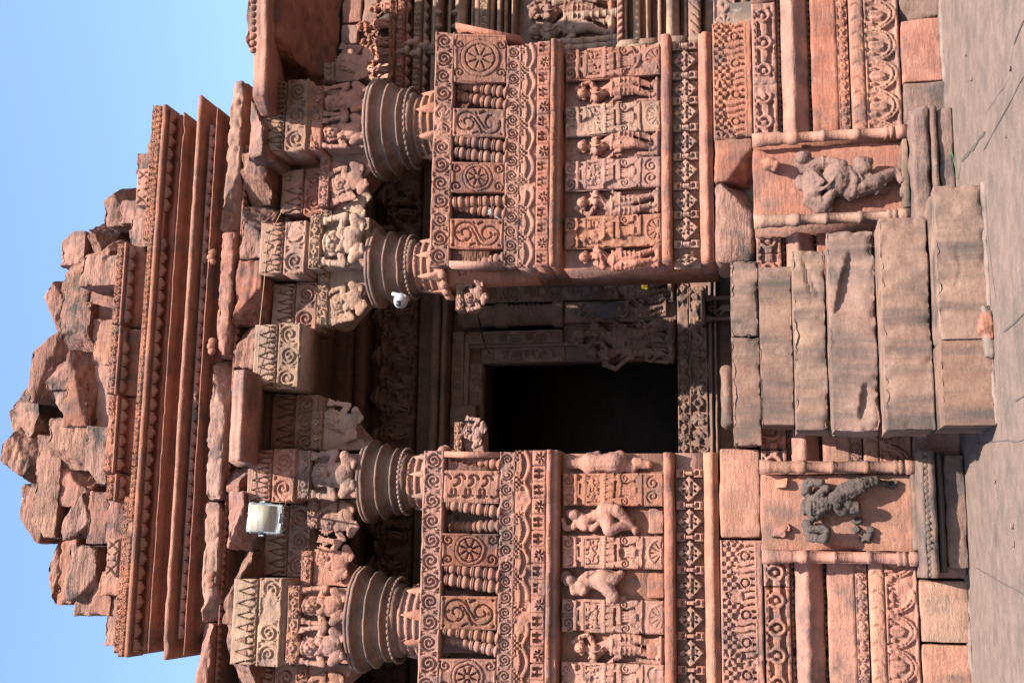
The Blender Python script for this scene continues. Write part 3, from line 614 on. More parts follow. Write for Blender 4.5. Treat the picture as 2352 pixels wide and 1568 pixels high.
# ---------------------------------------------------------------- plinth courses
XJL, XJR = .805, 2.25
def plinth(side):
    L = side < 0
    xa, xb = (-1.5, 1.06) if L else (1.98, 6.0)
    dY = .0 if L else -.10
    t = thing('temple_plinth', 'carved sandstone plinth with stacked mouldings left of the stairs' if L else 'carved sandstone plinth with stacked mouldings right of the stairs', 'plinth', ((xa+xb)/2, .2, 0))
    # base blocks
    cuts = [xa, -.52, X(2170, 1330, -.27), 1.06] if L else [1.98, X(2130, 283, -.40), X(2130, 188, -.40), X(2130, 40, -.40), 5.2, 6.0]
    for i, (a, b) in enumerate(zip(cuts[:-1], cuts[1:])):
        mb = MB(); sblock(mb, a+.006, b-.006, -.27+dY*1.3-.02*(i % 2), .3, .0, .315 if L else .285, .05, .006, .012, 20+i+10*L, 7, [((-1, -1, 1), .52)] if i % 2 else ()); part('base_block', mb, (BASE if not L else TAN) if i % 2 else PINK, t)
    zl = .322 if L else .292
    part('lotus_course', hf(xa, xb, zl, .535, -.24+dY, lotus_arches, .009, .5), PINK, t)
    part('leaf_roll', hf(xa, xb, .54, .640, -.22+dY, leaf_roll, .009, .45), PINK, t)
    part('flower_strip', hf(xa, xb, .652, .728, -.175+dY, flower_strip, .008, .45), RED, t)
    mb = MB(); extr(mb, [(-.165+dY, .728), (-.155+dY, .918), (.3, .918), (.3, .728)], xa, xb, .05, .006, 31)
    part('plain_course', mb, RED, t)
    mb = MB(); box(mb, xa+.01, xb-.01, .02, .3, .5, 1.36); part('core', mb, DARK, t)
    mb = MB(); extr(mb, [(-.03, .938), (-.12+dY, .945), (-.215+dY, 1.045), (-.215+dY, 1.07), (-.10+dY, 1.135), (-.03, 1.14), (.1, 1.14), (.1, .938)], xa, xb, .04, .008, 33); part('keeled_moulding', mb, RED, t)
    for z in (.93, 1.148):
        mb = MB(); scallops(mb, xa, xb, z+.02, .035, -.05+dY, .05, .05); part('drip_edge', mb, RED, t)
    for a, b, k in ([(xa, -.17, 0), (-.165, .80, 1), (.81, 1.06, 0)] if L else [(1.98, 2.24, 1), (2.25, 3.15, 0), (3.155, X(1760, 195, -.2), 1), (X(1760, 193, -.2), X(1760, 5, -.2), 2), (X(1760, 2, -.2), 6, 3)]):
        part('frieze_block', hf(a, b, 1.172, 1.352, -.10+dY-.02*(k % 2), loops_band, .0075, .4, seed=k), RED if k != 1 else PINK, t)
    # coping
    cz0, cz1 = 1.362, 1.655
    if L:
        part('carved_coping', hf(xa, X(1690, 1240, -.12), cz0, cz1, -.12, coping_band, .0060, .5), RED, t)
        mb = MB(); sblock(mb, X(1690, 1236, -.12), X(1690, 1030, -.12), -.13, .4, cz0, cz1-.005, .035, .007, .018, 35, 8); part('plain_coping', mb, PINK, t)
    else:
        x0 = X(1690, 315, -.12); x1 = X(1690, 50, -.12)
        part('carved_coping', hf(x0, x1, cz0, cz1, -.12, coping_band, .0060, .5), RED, t)
        mb = MB(); sblock(mb, X(1690, 415, -.12), x0-.004, -.12, .4, cz0, cz1-.003, .03, .008, .02, 36, 8, [((-1, -1, -1.4), .17)]); part('broken_coping', mb, RED, t)
        mb = MB(); sblock(mb, X(1690, 602, -.12), X(1690, 418, -.12), -.15, .4, cz0, cz1, .03, .012, .045, 37, 7, [((1, -.7, -1), .235)]); part('plain_coping', mb, RUBB, t)
    return t
plinth(-1); plinth(1)

# ---------------------------------------------------------------- parapets with sloping seat backs
SH = .235
def yback(z): return -.05-SH*(z-3.19)
def build_baluster():
    mb = MB(); H = .43; pr = []
    def p(r, z): pr.append((r, z*H))
    p(.036, 0); p(.048, .015); p(.048, .05); p(.036, .06)
    for i in range(4):
        a = .07+.23*i
        for k in range(7): q = k/6; p(.030+.020*math.sin(math.pi*q)**.7, a+.02+q*.135)
        p(.036, a+.16); p(.047, a+.168); p(.047, a+.180); p(.038, a+.186); p(.047, a+.194); p(.047, a+.21); p(.034, a+.22)
    p(.034, .985); p(.034, 1.0); lathe(mb, pr, (0, 0, 0), 14, .0015, 3); return mb.mesh('baluster')
BAL = build_baluster()
DM = hf(-.115, .115, -.105, .105, 0, diamond, .0062, .05).mesh('diamond_panel')
CN = hf(-.03, .03, -.102, .102, 0, connector, .0065, .05).mesh('connector')
def parapet(side):
    L = side < 0
    xj = .80 if L else 2.255
    xe = -1.6 if L else X(1410, 107, 0)+.01
    xa, xb = (xe, xj) if L else (xj, xe)
    t = thing('parapet_wall', 'carved parapet with balusters, wheel panels and dancers left of the doorway' if L else 'carved parapet with balusters, wheel panels and dancers right of the doorway', 'parapet', ((xa+xb)/2, .3, 1.66))
    bx = lambda y: X(1100, y, -.12)
    xr0, xr1 = (xa, xb) if L else (xa-.0, X(1030, 72, -.2))
    part('top_rail', hf(xr0, xr1, 3.722, 3.872, yback(3.722), scroll_band, .0055, .13, SH, 1.2, 5), RED if not L else PINK, t)
    part('vine_band', hf(xa, xb-(0 if L else -.04), 3.192, 3.305, yback(3.192), (lambda U, V, w, h: scroll_band(U, V, w, h, .020, g=.062)), .0052, .15, SH, 1, 6), PINK, t)
    pans = [('fol', 1155, 1080), ('wheel', 1300, 1225), ('ss', 1446, 1369), ('wheel', 1594, 1514), ('ss', 1740, 1662)] if L else [('wheel', 189, 80), ('ss', 314, 250), ('wheel', 441, 373), ('ss', 570, 503)]
    for k, (kind, ya, yb) in enumerate(pans):
        fn = dict(fol=foliage, wheel=wheel, ss=s_scroll)[kind]; nm = dict(fol='foliage_panel', wheel='wheel_panel', ss='scroll_panel')[kind]
        m = part(nm, hf(bx(ya), bx(yb), 3.308, 3.720, yback(3.308), fn, .0052, .10, SH, 1, 40+k), (RED, PINK, ROOF)[(k+L) % 3], t)
    for y in ((1065, 1175, 1206, 1320, 1349, 1465, 1495) if L else (209, 238, 334, 363, 459, 489, 588)):
        inst('baluster', BAL, t, (bx(y), yback(3.3)+.035, 3.298), (math.atan(SH), 0, 1.3*y), (1, 1, 1), PINK)
    xp = sorted((bx(1037), bx(1050))) if L else sorted((bx(600), bx(613)))
    mb = MB(); n0 = len(mb.v); box(mb, xp[0], xp[1], -.05, .12, 3.306, 3.721); mb.xf(lambda V: np.stack([V[:, 0], V[:, 1]-SH*(V[:, 2]-3.19), V[:, 2]], 1)); part('end_post', mb, PINK, t)
    if not L:
        mb = MB(); box(mb, bx(80)-.05, bx(80)-.002, -.04, .35, 3.2, 3.72); mb.xf(lambda V: np.stack([V[:, 0]+.2*(V[:, 2]-3.2), V[:, 1]-SH*(V[:, 2]-3.19), V[:, 2]], 1)); part('end_return', mb, RED, t)
    # seat slab
    a, b = (xa, xb+.012) if L else (xa-.012, xe+.05)
    part('garland_band', hf(a, b, 3.052, 3.190, -.055, checker_swag, .0055, .6, 0, 1, 8), PINK, t)
    part('window_band', hf(a, b, 2.945, 3.050, -.085, window_band, .0055, .6, 0, 1, 9), RED, t)
    mb = MB(); extr(mb, [(-.045, 2.942), (-.105, 2.935), (-.105, 2.90), (-.07, 2.893), (-.075, 2.862), (-.02, 2.852), (.5, 2.852), (.5, 2.942)], a, b, .035, .008, 12); part('seat_edge', mb, RED, t)
    part('dentils', hf(a, b, 2.902, 2.934, -.10, (lambda U, V, w, h: np.where((U/.125) % 3 < 1, .0, np.where(((U/.125) % 1) < .06, -.012, .016))), .009, .04), RED, t)
    # frieze
    mb = MB(); box(mb, xa+.003, xb-.003, .085, .735, 1.67, 3.186); part('wall_core', mb, PINK, t)
    pil = [(1161, 1086), (1305, 1230), (1453, 1377), (1594+4, 1523), (1750, 1672)] if L else [(177, 108), (306, 238), (433, 365), (567, 495)]
    for k, (ya, yb) in enumerate(pil):
        part('pilaster', hf(X(1410, ya, 0), X(1410, yb, 0), 2.074, 2.830, .0, (lambda U, V, w, h, k=k: pilaster(U, V, w, h, k+(2 if L else 0))), .0050, .10, 0, 1, 60+k), (PINK, RED)[(k+(1 if L else 0)) % 2] if k != 1 or L else TAN, t)
    st = [(1490, 'p', 1, 0), (1630, 'r', 1, 0)] if L else [(213, 'p', 1, 0), (334, 'r', 1, 0), (463, 'q', 1, 0), (588, 't', .97, 0)]
    for k, (y, kk, s, r) in enumerate(st):
        hh = .685*s; x = X(1410, y, .05)
        inst('dancer', AP[kk], t, (x, .098, 2.078), (0, 0, 0), (hh*1.12, hh*1.15, hh*1.02), (PINK, RED)[k % 2])
    if L:
        def J(zx, zy, d): p = at(947.5+.3662*zx, 994+.3662*zy, .09-d); return tuple(float(c) for c in p)
        bent = [('s', J(1015, 515, .07), (.045, .05, .055)), ('s', J(985, 505, .05), (.035, .04, .03)), ('c', [J(1040, 530, .06), J(1075, 560, .07)], [.03, .05]), ('s', J(1080, 565, .075), (.065, .055, .06)), ('s', J(1085, 590, .11), (.03, .03, .03)),
                ('c', [J(1100, 550, .07), J(1140, 520, .06), J(1190, 515, .07)], [.05, .042, .065]), ('s', J(1205, 505, .08), (.085, .07, .07)), ('c', [J(1210, 480, .08), J(1280, 485, .10), J(1345, 545, .08), J(1385, 600, .06)], [.062, .048, .034, .026]),
                ('c', [J(1215, 525, .09), J(1235, 610, .12), J(1300, 585, .10), J(1375, 590, .07)], [.062, .050, .036, .026]), ('c', [J(1055, 520, .06), J(1010, 590, .08), J(960, 600, .07), J(945, 545, .06)], [.034, .028, .023, .02]),
                ('c', [J(1070, 575, .08), J(1130, 600, .11), J(1160, 570, .12)], [.032, .026, .022]), ('c', [J(1165, 500, .12), J(1185, 520, .135), J(1190, 545, .12)], [.012, .013, .012]), ('c', [J(1180, 490, .10), J(1200, 450, .06)], [.02, .012]), ('s', J(1400, 610, .05), (.04, .05, .03)), ('c', [J(1270, 560, .05), J(1375, 540, .04)], [.03, .02])]
        lean_ = [('s', J(985, 925, .07), (.05, .055, .055)), ('s', J(965, 905, .04), (.055, .03, .05)), ('c', [J(1010, 940, .06), J(1040, 960, .07)], [.03, .045]), ('s', J(1060, 965, .075), (.06, .055, .065)), ('s', J(1080, 985, .11), (.03, .028, .028)), ('s', J(1065, 1000, .10), (.028, .028, .028)),
                 ('c', [J(1085, 950, .07), J(1130, 935, .065), J(1180, 935, .07)], [.05, .045, .065]), ('s', J(1190, 930, .075), (.08, .065, .065)), ('c', [J(1200, 905, .08), J(1260, 920, .09), J(1310, 880, .05)], [.062, .046, .03]), ('c', [J(1205, 955, .09), J(1265, 1025, .12), J(1240, 1045, .10), J(1330, 1040, .06)], [.06, .046, .034, .024]),
                 ('c', [J(1050, 930, .06), J(1095, 885, .07), J(1140, 875, .06)], [.032, .026, .022]), ('c', [J(1060, 990, .09), J(1010, 1000, .10), J(1000, 965, .10)], [.03, .025, .02]), ('c', [J(1110, 890, .05), J(1200, 870, .05), J(1310, 890, .04)], [.025, .035, .02])]
        trunk = [('s', J(1020, 185, .05), (.055, .045, .07)), ('c', [J(1050, 190, .05), J(1085, 190, .06)], [.04, .06]), ('s', J(1110, 190, .075), (.085, .06, .07)), ('c', [J(1130, 190, .075), J(1200, 188, .085), J(1265, 185, .08)], [.075, .07, .085]), ('s', J(1300, 180, .07), (.09, .06, .06)),
                 ('c', [J(1090, 160, .05), J(1160, 135, .04)], [.035, .03]), ('c', [J(1320, 210, .05), J(1380, 215, .04)], [.04, .05]), ('c', [J(1400, 190, .04), J(1480, 200, .04)], [.05, .035]), ('c', [J(1160, 150, .11), J(1190, 185, .14), J(1185, 225, .11)], [.010, .011, .010])]
        for nm_, P_, m_ in (('bent_dancer', bent, RED), ('leaning_dancer', lean_, PINK), ('limbless_torso', trunk, PINK)):
            inst('dancer', fuse(nm_, P_, .0072, 1), t, (0, 0, 0), mat=m_)
        for zx, za_, zb2 in ((1490, 470, 640), (1485, 865, 1040), (1480, 1270, 1420)):
            mb = MB(); p, q_ = J(zx+20, zb2, 0), J(zx+20, za_, 0); sblock(mb, p[0]+.01, q_[0]-.01, .02, .09, 2.072, p[2]+.03, .015, .008, .012, zx, 12, [((1, 0, 1), .10)]); part('dancer_pedestal', mb, RED, t)
    mb = MB(); extr(mb, [(-.01, 1.985), (-.06, 1.992), (-.072, 2.02), (-.066, 2.055), (-.03, 2.066), (.3, 2.066), (.3, 1.985)], a+.01, b-.02, .03, .009, 14); part('ledge', mb, RED, t)
    mb = MB(); box(mb, xa+.004, xb-.004, .045, .4, 1.77, 1.985); part('diamond_ground', mb, TAN, t)
    dz = (1.775+1.982)/2
    for y in ((1122, 1197, 1270, 1345, 1422, 1499, 1576, 1652) if L else (139, 205, 258, 326, 391, 461, 524, 596)):
        inst('diamond_panel', DM, t, (X(1580, y, 0), .012, dz), (0, 0, 0), ((1 if L else .97)*(.5 if y == 596 else 1), 1, .97), TAN)
    for y in ((1086, 1160, 1233, 1308, 1384, 1460, 1538, 1614) if L else (104, 172, 230, 292, 358, 426, 492, 560)):
        inst('connector', CN, t, (X(1580, y, 0), .010, dz), (0, 0, 0), (1, 1, .98), PINK if L else TAN)
    mb = MB(); extr(mb, [(-.0, 1.665), (-.035, 1.668), (-.035, 1.695), (-.062, 1.70), (-.062, 1.735), (-.02, 1.75), (-.02, 1.772), (.4, 1.772), (.4, 1.665)], a, b-.02, .04, .007, 15); part('base_moulding', mb, RED, t)
    return t
parapet(-1); parapet(1)

# ---------------------------------------------------------------- dwarf pillars with dwarfs under the beams
def pillar(label, cx, cy, rd, xa, xb, yf, n, arms, seed, mats):
    t = thing('porch_pillar', label, 'pillar', (cx, cy, 3.2)); k = rd/.33; m0, m1 = mats
    mb = MB(); lathe(mb, [(.19*k, 3.1), (.19*k, 3.80), (.235*k, 3.86), (.24*k, 3.93), (.222*k, 3.935), (.215*k, 3.965), (.235*k, 3.97), (.230*k, 3.995), (.205*k, 4.0), (.200*k, 4.035), (.222*k, 4.04), (.215*k, 4.065), (.192*k, 4.07), (.188*k, 4.10), (.205*k, 4.105), (.205*k, 4.13)], (cx, cy, 0), 40, .003, seed); part('ribbed_neck', mb, PINK, t)
    for i in range(8):
        a = math.pi/8+i*math.pi/4-.2; mb = MB(); r0, r1 = .252*k, .218*k
        prism(mb, [(-.05*k, 3.84), (.05*k, 3.84), (.036*k, 3.93), (.02*k, 4.02), (0, 4.10), (-.02*k, 4.02), (-.036*k, 3.93)], -.006, .04)
        def rot(V, a=a): 
            r = r0+(r1-r0)*np.clip((V[:, 2]-3.84)/.29, 0, 1)-V[:, 1]; return np.stack([cx+np.sin(a)*r+np.cos(a)*V[:, 0], cy-np.cos(a)*r+np.sin(a)*V[:, 0], V[:, 2]], 1)
        mb.xf(rot); part('pointed_leaf', mb, m0, t)
    mb = MB(); bl = MB()
    knob_ring(bl, (cx, cy, 3.865), .255*k, .036*k, .04, 18)
    part('bead_ring', bl, PINK, t)
    lathe(mb, [(r*k, z) for r, z in [(.19, 4.115), (.20, 4.14), (.222, 4.150), (.230, 4.165), (.230, 4.19), (.212, 4.20), (.212, 4.215), (.258, 4.238), (.267, 4.243), (.268, 4.254), (.260, 4.258), (.235, 4.262), (.228, 4.28), (.24, 4.31), (.290, 4.347), (.302, 4.352), (.303, 4.364), (.295, 4.368), (.268, 4.372), (.260, 4.39), (.272, 4.43), (.322, 4.452), (.335, 4.456), (.335, 4.478), (.324, 4.481), (.324, 4.484), (.335, 4.487), (.335, 4.507), (.20, 4.508)]], (cx, cy, 0), 72, .0075, seed+1); part('ringed_bell', mb, BELL, t)
    mb = MB()
    knob_ring(mb, (cx, cy, 4.178), .260*k, .013*k, .014, 40, .9); part('bead_row', mb, BELL, t)
    # bracket capital
    mb = MB(); sblock(mb, xa+.015, xb-.015, yf+.095, yf+.62, 4.508, 4.91, .05, .005, .012, seed+2); part('capital_block', mb, m1, t)
    part('lozenge_band', hf(xa, xb, 4.905, 4.998, yf, flower_strip, .0065, .6, 0, 1, seed), m1, t)
    wd = (xb-xa)/n
    for i in range(n):
        inst('atlas_figure', AT['both' if (i+seed) % 2 else 'turned'], t, (xa+wd*(i+.5), yf+.11, 4.510), (0, 0, 0), (min(1.12, wd/.395), .80, .985), m1)
    for (x0, x1, s) in arms:
        lo_, hi = min(x0, x1), max(x0, x1)
        mb = MB(); sblock(mb, lo_, hi, yf+.24, yf+.56, 4.525, 4.90, .04, .005, .012, seed+7, 9, [((s, 0, -1.1), .02+.16*(hi-lo_)), ((s, 0, -2.4), .11+.05*(hi-lo_)), ((s*2, 0, -1), .07+.2*(hi-lo_))]); arm = part('bracket_arm', mb, m1, t)
        part('lozenge_band', hf(lo_, hi, 4.90, 4.985, yf+.20, flower_strip, .0065, .3), m1, t)
        inst('bracket_figure', AT['right' if s > 0 else 'turned'], arm, ((lo_+hi)/2+.02*s, yf+.26, 4.57), (0, s*.30, 0), (.8*s if s else .8, .38, .82), m1)
    return t
pillar('right corner pillar with two dwarfs side by side under the beam', 3.585, .30, .425, X(780, 335, -.05), X(780, 188, -.05), -.02, 2, [(X(790, 335, .25), X(800, 476, .25), -1), (X(760, 188, .2), X(760, 145, .2), 1)], 3, (RED, PINK))
pillar('pillar on the right of the doorway carrying the white security camera', X(850, 598, .1), .38, .335, X(780, 612, .06), X(780, 488, .06), .06, 1, [(X(800, 612, .35), X(800, 748, .35), -1), (X(790, 500, .3), X(790, 470, .3), 1)], 4, (PINK, BUFF))
pillar('pillar on the left of the doorway nearest the floodlight', X(850, 1100, .1), .38, .335, X(780, 1146, .06), X(780, 1034, .06), .06, 1, [(X(790, 1146, .3), X(790, 1214, .3), -1), (X(770, 1034, .3), X(770, 944, .3), 1)], 5, (TAN, TAN))
pillar('left corner pillar with two round faced dwarfs under the pale beam', X(850, 1426, .0), .30, .41, X(750, 1530, -.03), X(750, 1346, -.03), -.03, 2, [(X(760, 1346, .25), X(760, 1265, .25), 1), (-1.15, X(750, 1530, -.03), -1)], 6, (RED, PINK))

# ---------------------------------------------------------------- beams over the pillars
def lintel(label, xa, xb, yf, mat, z0=5.03, dz=0, tri=None, seed=0, group=None):
    t = thing('lintel_beam', label, 'beam', ((xa+xb)/2, yf+.2, z0))
    part('scroll_band', hf(xa, xb, z0+dz, z0+dz+.188, yf, scroll_band, .0054, .4, 0, 1, seed), mat, t)
    part('pointed_leaf_band', hf(xa+.01, xb-.01, z0+dz+.205, z0+dz+.395, yf-.02, zigzag, .0054, .4, 0, 1, seed+1), mat, t)
    mb = MB(); box(mb, xa+.012, xb-.012, yf+.03, yf+.4, z0+dz-.02, z0+dz+.4); part('core', mb, mat, t); return t
XA0, XA1 = X(670, 345, -.05), X(670, 182, -.05)
lintel('beam block on the right corner pillar, half in the shade of the corner eave', XA0, XA1, -.04, TAN, seed=1)
lintel('recessed beam between right corner pillar and doorway pillar, dappled with sun', X(680, 492, .38), XA0-.01, .38, PINK, dz=-.02, seed=2)
XB0, XB1 = X(670, 628, .06), X(670, 508, .06)
lintel('grey pink beam block above the pillar that carries the camera', XB0, XB1, .06, TAN, seed=3)
XM0, XM1 = X(670, 893, .12), X(670, 741, .12)
lintel('recessed beam between the camera pillar and the pale middle beam', XM1-.02, XB0-.004, .36, TAN, dz=.0, seed=4)
lintel('pale sunlit beam block over the middle of the doorway', XM0, XM1, .12, BUFF, dz=.035, seed=5)
XC0, XC1 = X(670, 1152, .06), X(670, 1030, .06)
lintel('shaded recessed beam between the pale middle beam and the left doorway pillar', XC1+.004, XM0-.004, .42, TAN, dz=-.02, seed=6)
lintel('pink beam block with a red wire across it beside the floodlight', XC0, XC1, .06, PINK, seed=7)
XD0, XD1 = X(670, 1532, -.05), X(670, 1328, -.05)
lintel('dark recessed beam behind the floodlight', XD1+.004, XC0-.004, .40, TAN, dz=-.02, seed=8)
lintel('cream coloured beam block on the left corner pillar', XD0, XD1, -.05, BUFF, dz=.015, seed=9)
lintel('beam cut by the left edge of the photograph beyond the cream block', -1.9, XD0-.004, .3, PINK, dz=.0, seed=10)
# ---------------------------------------------------------------- niche shrines with their broken deities
def colonnette(mb, x, y, z0, z1, r):
    h = z1-z0; pr = [(r*1.25, 0), (r*1.25, .07), (r*.95, .075), (r*.95, .085), (r*1.2, .09), (r*1.2, .11), (r*.95, .115), (r*1.2, .125), (r*1.2, .145), (r*.9, .15), (r*.95, .30), (r*1.12, .305), (r*1.12, .33), (r*.92, .335), (r*.92, .52), (r*1.1, .525), (r*1.1, .545), (r*.9, .55), (r*.9, .70), (r*1.12, .705), (r*1.2, .72), (r*1.12, .76), (r*.95, .765), (r*.95, .80), (r*1.2, .83), (r*1.05, .90), (r*1.25, .93), (r*1.25, 1)]
    lathe(mb, [(a, z0+b*h) for a, b in pr], (x, y, 0), 18, .006, int(x*100) % 50); return mb
def niche(side):
    L = side < 0
    yf = -.40 if L else -.54; x0, x1 = (-.012, .712) if L else (2.355, 3.075); zb, zt = .305 if L else .285, 1.36
    t = thing('niche_shrine', 'niche between colonnettes left of the stairs, holding a blackened broken goddess' if L else 'niche between colonnettes right of the stairs, holding a pot bellied dancing god', 'niche', ((x0+x1)/2, yf, 0))
    c = .105
    mb = MB(); sblock(mb, x0+c-.01, x1-c+.01, yf+.13, .3, zb, zt, .05, .006, .01, 70+L, 6, (), .01); part('back_slab', mb, RED if not L else PINK, t)
    for k, (a, b) in enumerate(((x0, x0+c), (x1-c, x1))):
        mb = MB(); box(mb, a+.012, b-.012, yf+.05, .28, zb+.002, zt-.002); part('side_jamb', mb, RED, t)
        mb = MB(); colonnette(mb, (a+b)/2, yf+.05, zb, zt, .041); part('colonnette', mb, (TAN, PINK)[k] if not L else PINK, t)
    if L:
        mb = MB(); extr(mb, [(yf+.0, .322), (yf-.075, .318), (yf-.11, .285), (yf-.09, .262), (yf-.115, .25), (yf-.105, .205), (yf-.02, .195), (.2, .195), (.2, .322)], -.085, .770, .03, .007, 80); part('base_slab', mb, BASE, t)
        part('bead_row', hf(-.085, .770, .240, .284, yf-.095, (lambda U, V, w, h: .022*np.sqrt(np.clip(1-((V/h-.5)/.5)**2, 0, 1))*np.abs(np.sin(U*74))), .006, .03), BASE, t)
        mb = MB(); extr(mb, [(yf-.0, .19), (yf-.055, .185), (yf-.062, .165), (yf-.03, .150), (yf+.02, .14), (.2, .14), (.2, .19)], -.05, .745, .03, .005, 81); part('base_moulding', mb, DARK, t)
        mb = MB(); sblock(mb, -.02, .74, yf+.0, .2, .002, .138, .04, .006, .012, 82); part('base_block', mb, BASE, t)
    else:
        mb = MB(); sblock(mb, 2.30, 3.13, yf-.16, .2, .158, .282, .03, .014, .03, 83, 8, [((1, -1, 1), .48)]); part('base_slab', mb, BASE, t)
        mb = MB(); extr(mb, [(yf-.10, .156), (yf-.165, .145), (yf-.17, .115), (yf-.12, .10), (.2, .10), (.2, .156)], 2.31, 3.12, .03, .008, 84); part('base_moulding', mb, BASE, t)
        mb = MB(); sblock(mb, 2.32, 3.11, yf-.14, .2, .002, .098, .05, .008, .015, 85); part('base_block', mb, BASE, t)
    mb = MB(); sblock(mb, x0+c, x1-c, yf+.02, yf+.2, zb-.002, zb+.045, .03, .008, .012, 86); part('inner_sill', mb, STEP, t)
    return t
NR = niche(1); NL = niche(-1)
# god with a round belly, dancing (right niche): x to the right, back at y=0, z from the niche floor
yb = -.54+.13
def Q(x, y, d): p = at(x, y, yb-d); return tuple(float(c) for c in p)
P = [('s', Q(1925, 414, .09), (.125, .11, .115)), ('s', Q(1868, 422, .075), (.125, .08, .075)), ('c', [Q(1868, 408, .11), Q(1872, 440, .11)], [.05, .05]), ('s', Q(1838, 420, .05), (.06, .04, .035)),
     ('c', [Q(1862, 380, .08), Q(1905, 372, .11), Q(1935, 378, .13)], [.055, .045, .038]), ('c', [Q(1850, 385, .06), Q(1838, 372, .08), Q(1850, 360, .10)], [.05, .045, .045]), ('s', Q(1843, 362, .12), (.05, .05, .055)),
     ('c', [Q(1862, 452, .07), Q(1895, 470, .09), Q(1912, 440, .13)], [.055, .048, .036]), ('c', [Q(1855, 462, .05), Q(1880, 482, .06), Q(1905, 480, .07)], [.04, .035, .03]),
     ('c', [Q(1960, 405, .08), Q(1985, 388, .11), Q(1975, 372, .12), Q(1995, 372, .10)], [.075, .06, .045, .035]), ('c', [Q(1955, 435, .08), Q(2010, 420, .11), Q(2050, 398, .07), Q(2062, 400, .06)], [.085, .065, .042, .035]),
     ('c', [Q(2060, 396, .07), Q(2072, 415, .09)], [.035, .03]), ('c', [Q(1950, 388, .13), Q(1965, 412, .16), Q(1960, 445, .13)], [.025, .03, .025]), ('c', [Q(1985, 425, .15), Q(2030, 440, .08), Q(2040, 432, .05)], [.03, .022, .018]),
     ('s', Q(2078, 440, .05), (.05, .05, .04)), ('c', [Q(1880, 440, .14), Q(1905, 425, .19), Q(1925, 395, .19)], [.012, .014, .012]), ('s', Q(1932, 405, .195), (.016, .012, .016)), ('c', [Q(1868, 395, .14), Q(1888, 414, .17), Q(1872, 440, .14)], [.014, .016, .014])]
for k in range(3):
    P.append(('c', [Q(1948+9*k, 382, .13), Q(1962+9*k, 412, .165), Q(1952+9*k, 452, .12)], [.009, .010, .009])); P.append(('c', [Q(1852+9*k, 392, .12), Q(1872+11*k, 416, .155+.01*k), Q(1854+9*k, 446, .12)], [.008, .009, .008]))
P += [('c', [Q(2000, 440, .12), Q(2022, 418, .15), Q(2000, 400, .14)], [.010, .011, .009]), ('c', [Q(2012, 446, .10), Q(2034, 424, .13), Q(2018, 404, .12)], [.009, .010, .008]), ('s', Q(2048, 402, .075), (.046, .046, .014)), ('s', Q(1890, 373, .10), (.056, .056, .014)), ('s', Q(1885, 464, .085), (.058, .058, .014)), ('s', Q(1925, 377, .125), (.045, .045, .012))]
for k in range(7): P.append(('s', Q(1842+3*abs(k-3), 396+8*k, .085-.004*abs(k-3)), (.016, .014, .018)))
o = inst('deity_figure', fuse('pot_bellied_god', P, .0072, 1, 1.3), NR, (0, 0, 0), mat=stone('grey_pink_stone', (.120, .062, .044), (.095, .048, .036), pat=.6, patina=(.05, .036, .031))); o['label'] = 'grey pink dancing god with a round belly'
P = [('s', Q(1768, 377, .07), (.05, .07, .06)), ('c', [Q(1756, 372, .09), Q(1782, 378, .11), Q(1780, 388, .09)], [.03, .03, .025])]
inst('flower_knob', fuse('flower_knob', P, .008, 1), NR, (0, 0, 0), mat=RED)
yb = -.40+.13
P = [('s', Q(1872, 1165, .07), (.115, .075, .075)), ('c', [Q(1885, 1165, .09), Q(1915, 1150, .08), Q(1935, 1150, .09)], [.075, .065, .075]), ('s', Q(1848, 1165, .045), (.07, .04, .03)),
     ('c', [Q(1855, 1205, .07), Q(1862, 1232, .09), Q(1895, 1240, .13), Q(1900, 1218, .16)], [.05, .042, .036, .032]), ('c', [Q(1858, 1215, .13), Q(1895, 1214, .16)], [.03, .028]),
     ('c', [Q(1852, 1130, .07), Q(1855, 1108, .09), Q(1885, 1108, .13)], [.045, .04, .034]), ('c', [Q(1875, 1140, .10), Q(1900, 1120, .14)], [.032, .03]),
     ('s', Q(1925, 1145, .10), (.09, .08, .085)), ('s', Q(1922, 1160, .165), (.035, .03, .03)), ('c', [Q(1940, 1130, .10), Q(1975, 1115, .12), Q(2010, 1105, .10)], [.08, .07, .045]), ('c', [Q(1935, 1165, .10), Q(1965, 1165, .12), Q(1970, 1175, .10)], [.075, .05, .03]),
     ('c', [Q(2010, 1103, .08), Q(2035, 1110, .06)], [.03, .025])]
for i in range(6): P.append(('c', [Q(1862+9*i, 1150-2*i, .125), Q(1862+9*i, 1165-2*i, .148), Q(1862+9*i, 1182-2*i, .125)], [.010, .011, .010]))
P = [(a_, b_, [tuple(v*.86 for v in c_)] [0] if a_ == 's' else [v*.84 for v in c_]) for a_, b_, c_ in P]
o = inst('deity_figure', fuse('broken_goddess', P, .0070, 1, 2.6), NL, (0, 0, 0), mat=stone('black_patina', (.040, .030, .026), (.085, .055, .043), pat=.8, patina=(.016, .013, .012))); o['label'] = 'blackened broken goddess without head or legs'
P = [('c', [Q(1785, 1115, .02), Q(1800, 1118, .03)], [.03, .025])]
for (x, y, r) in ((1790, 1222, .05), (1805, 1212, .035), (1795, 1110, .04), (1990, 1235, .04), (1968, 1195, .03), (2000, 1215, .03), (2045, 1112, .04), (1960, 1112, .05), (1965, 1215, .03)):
    mb = MB(); p = Q(x, y, 0); sblock(mb, p[0]-r*.8, p[0]+r*.8, p[1]-.05, p[1]+.05, p[2]-r, p[2]+r*1.1, .012, .014, .02, x, 20, [((1, -1, .6), r*.5)]); part('statue_remnant', mb, RED if x < 1900 else DARK, NL)
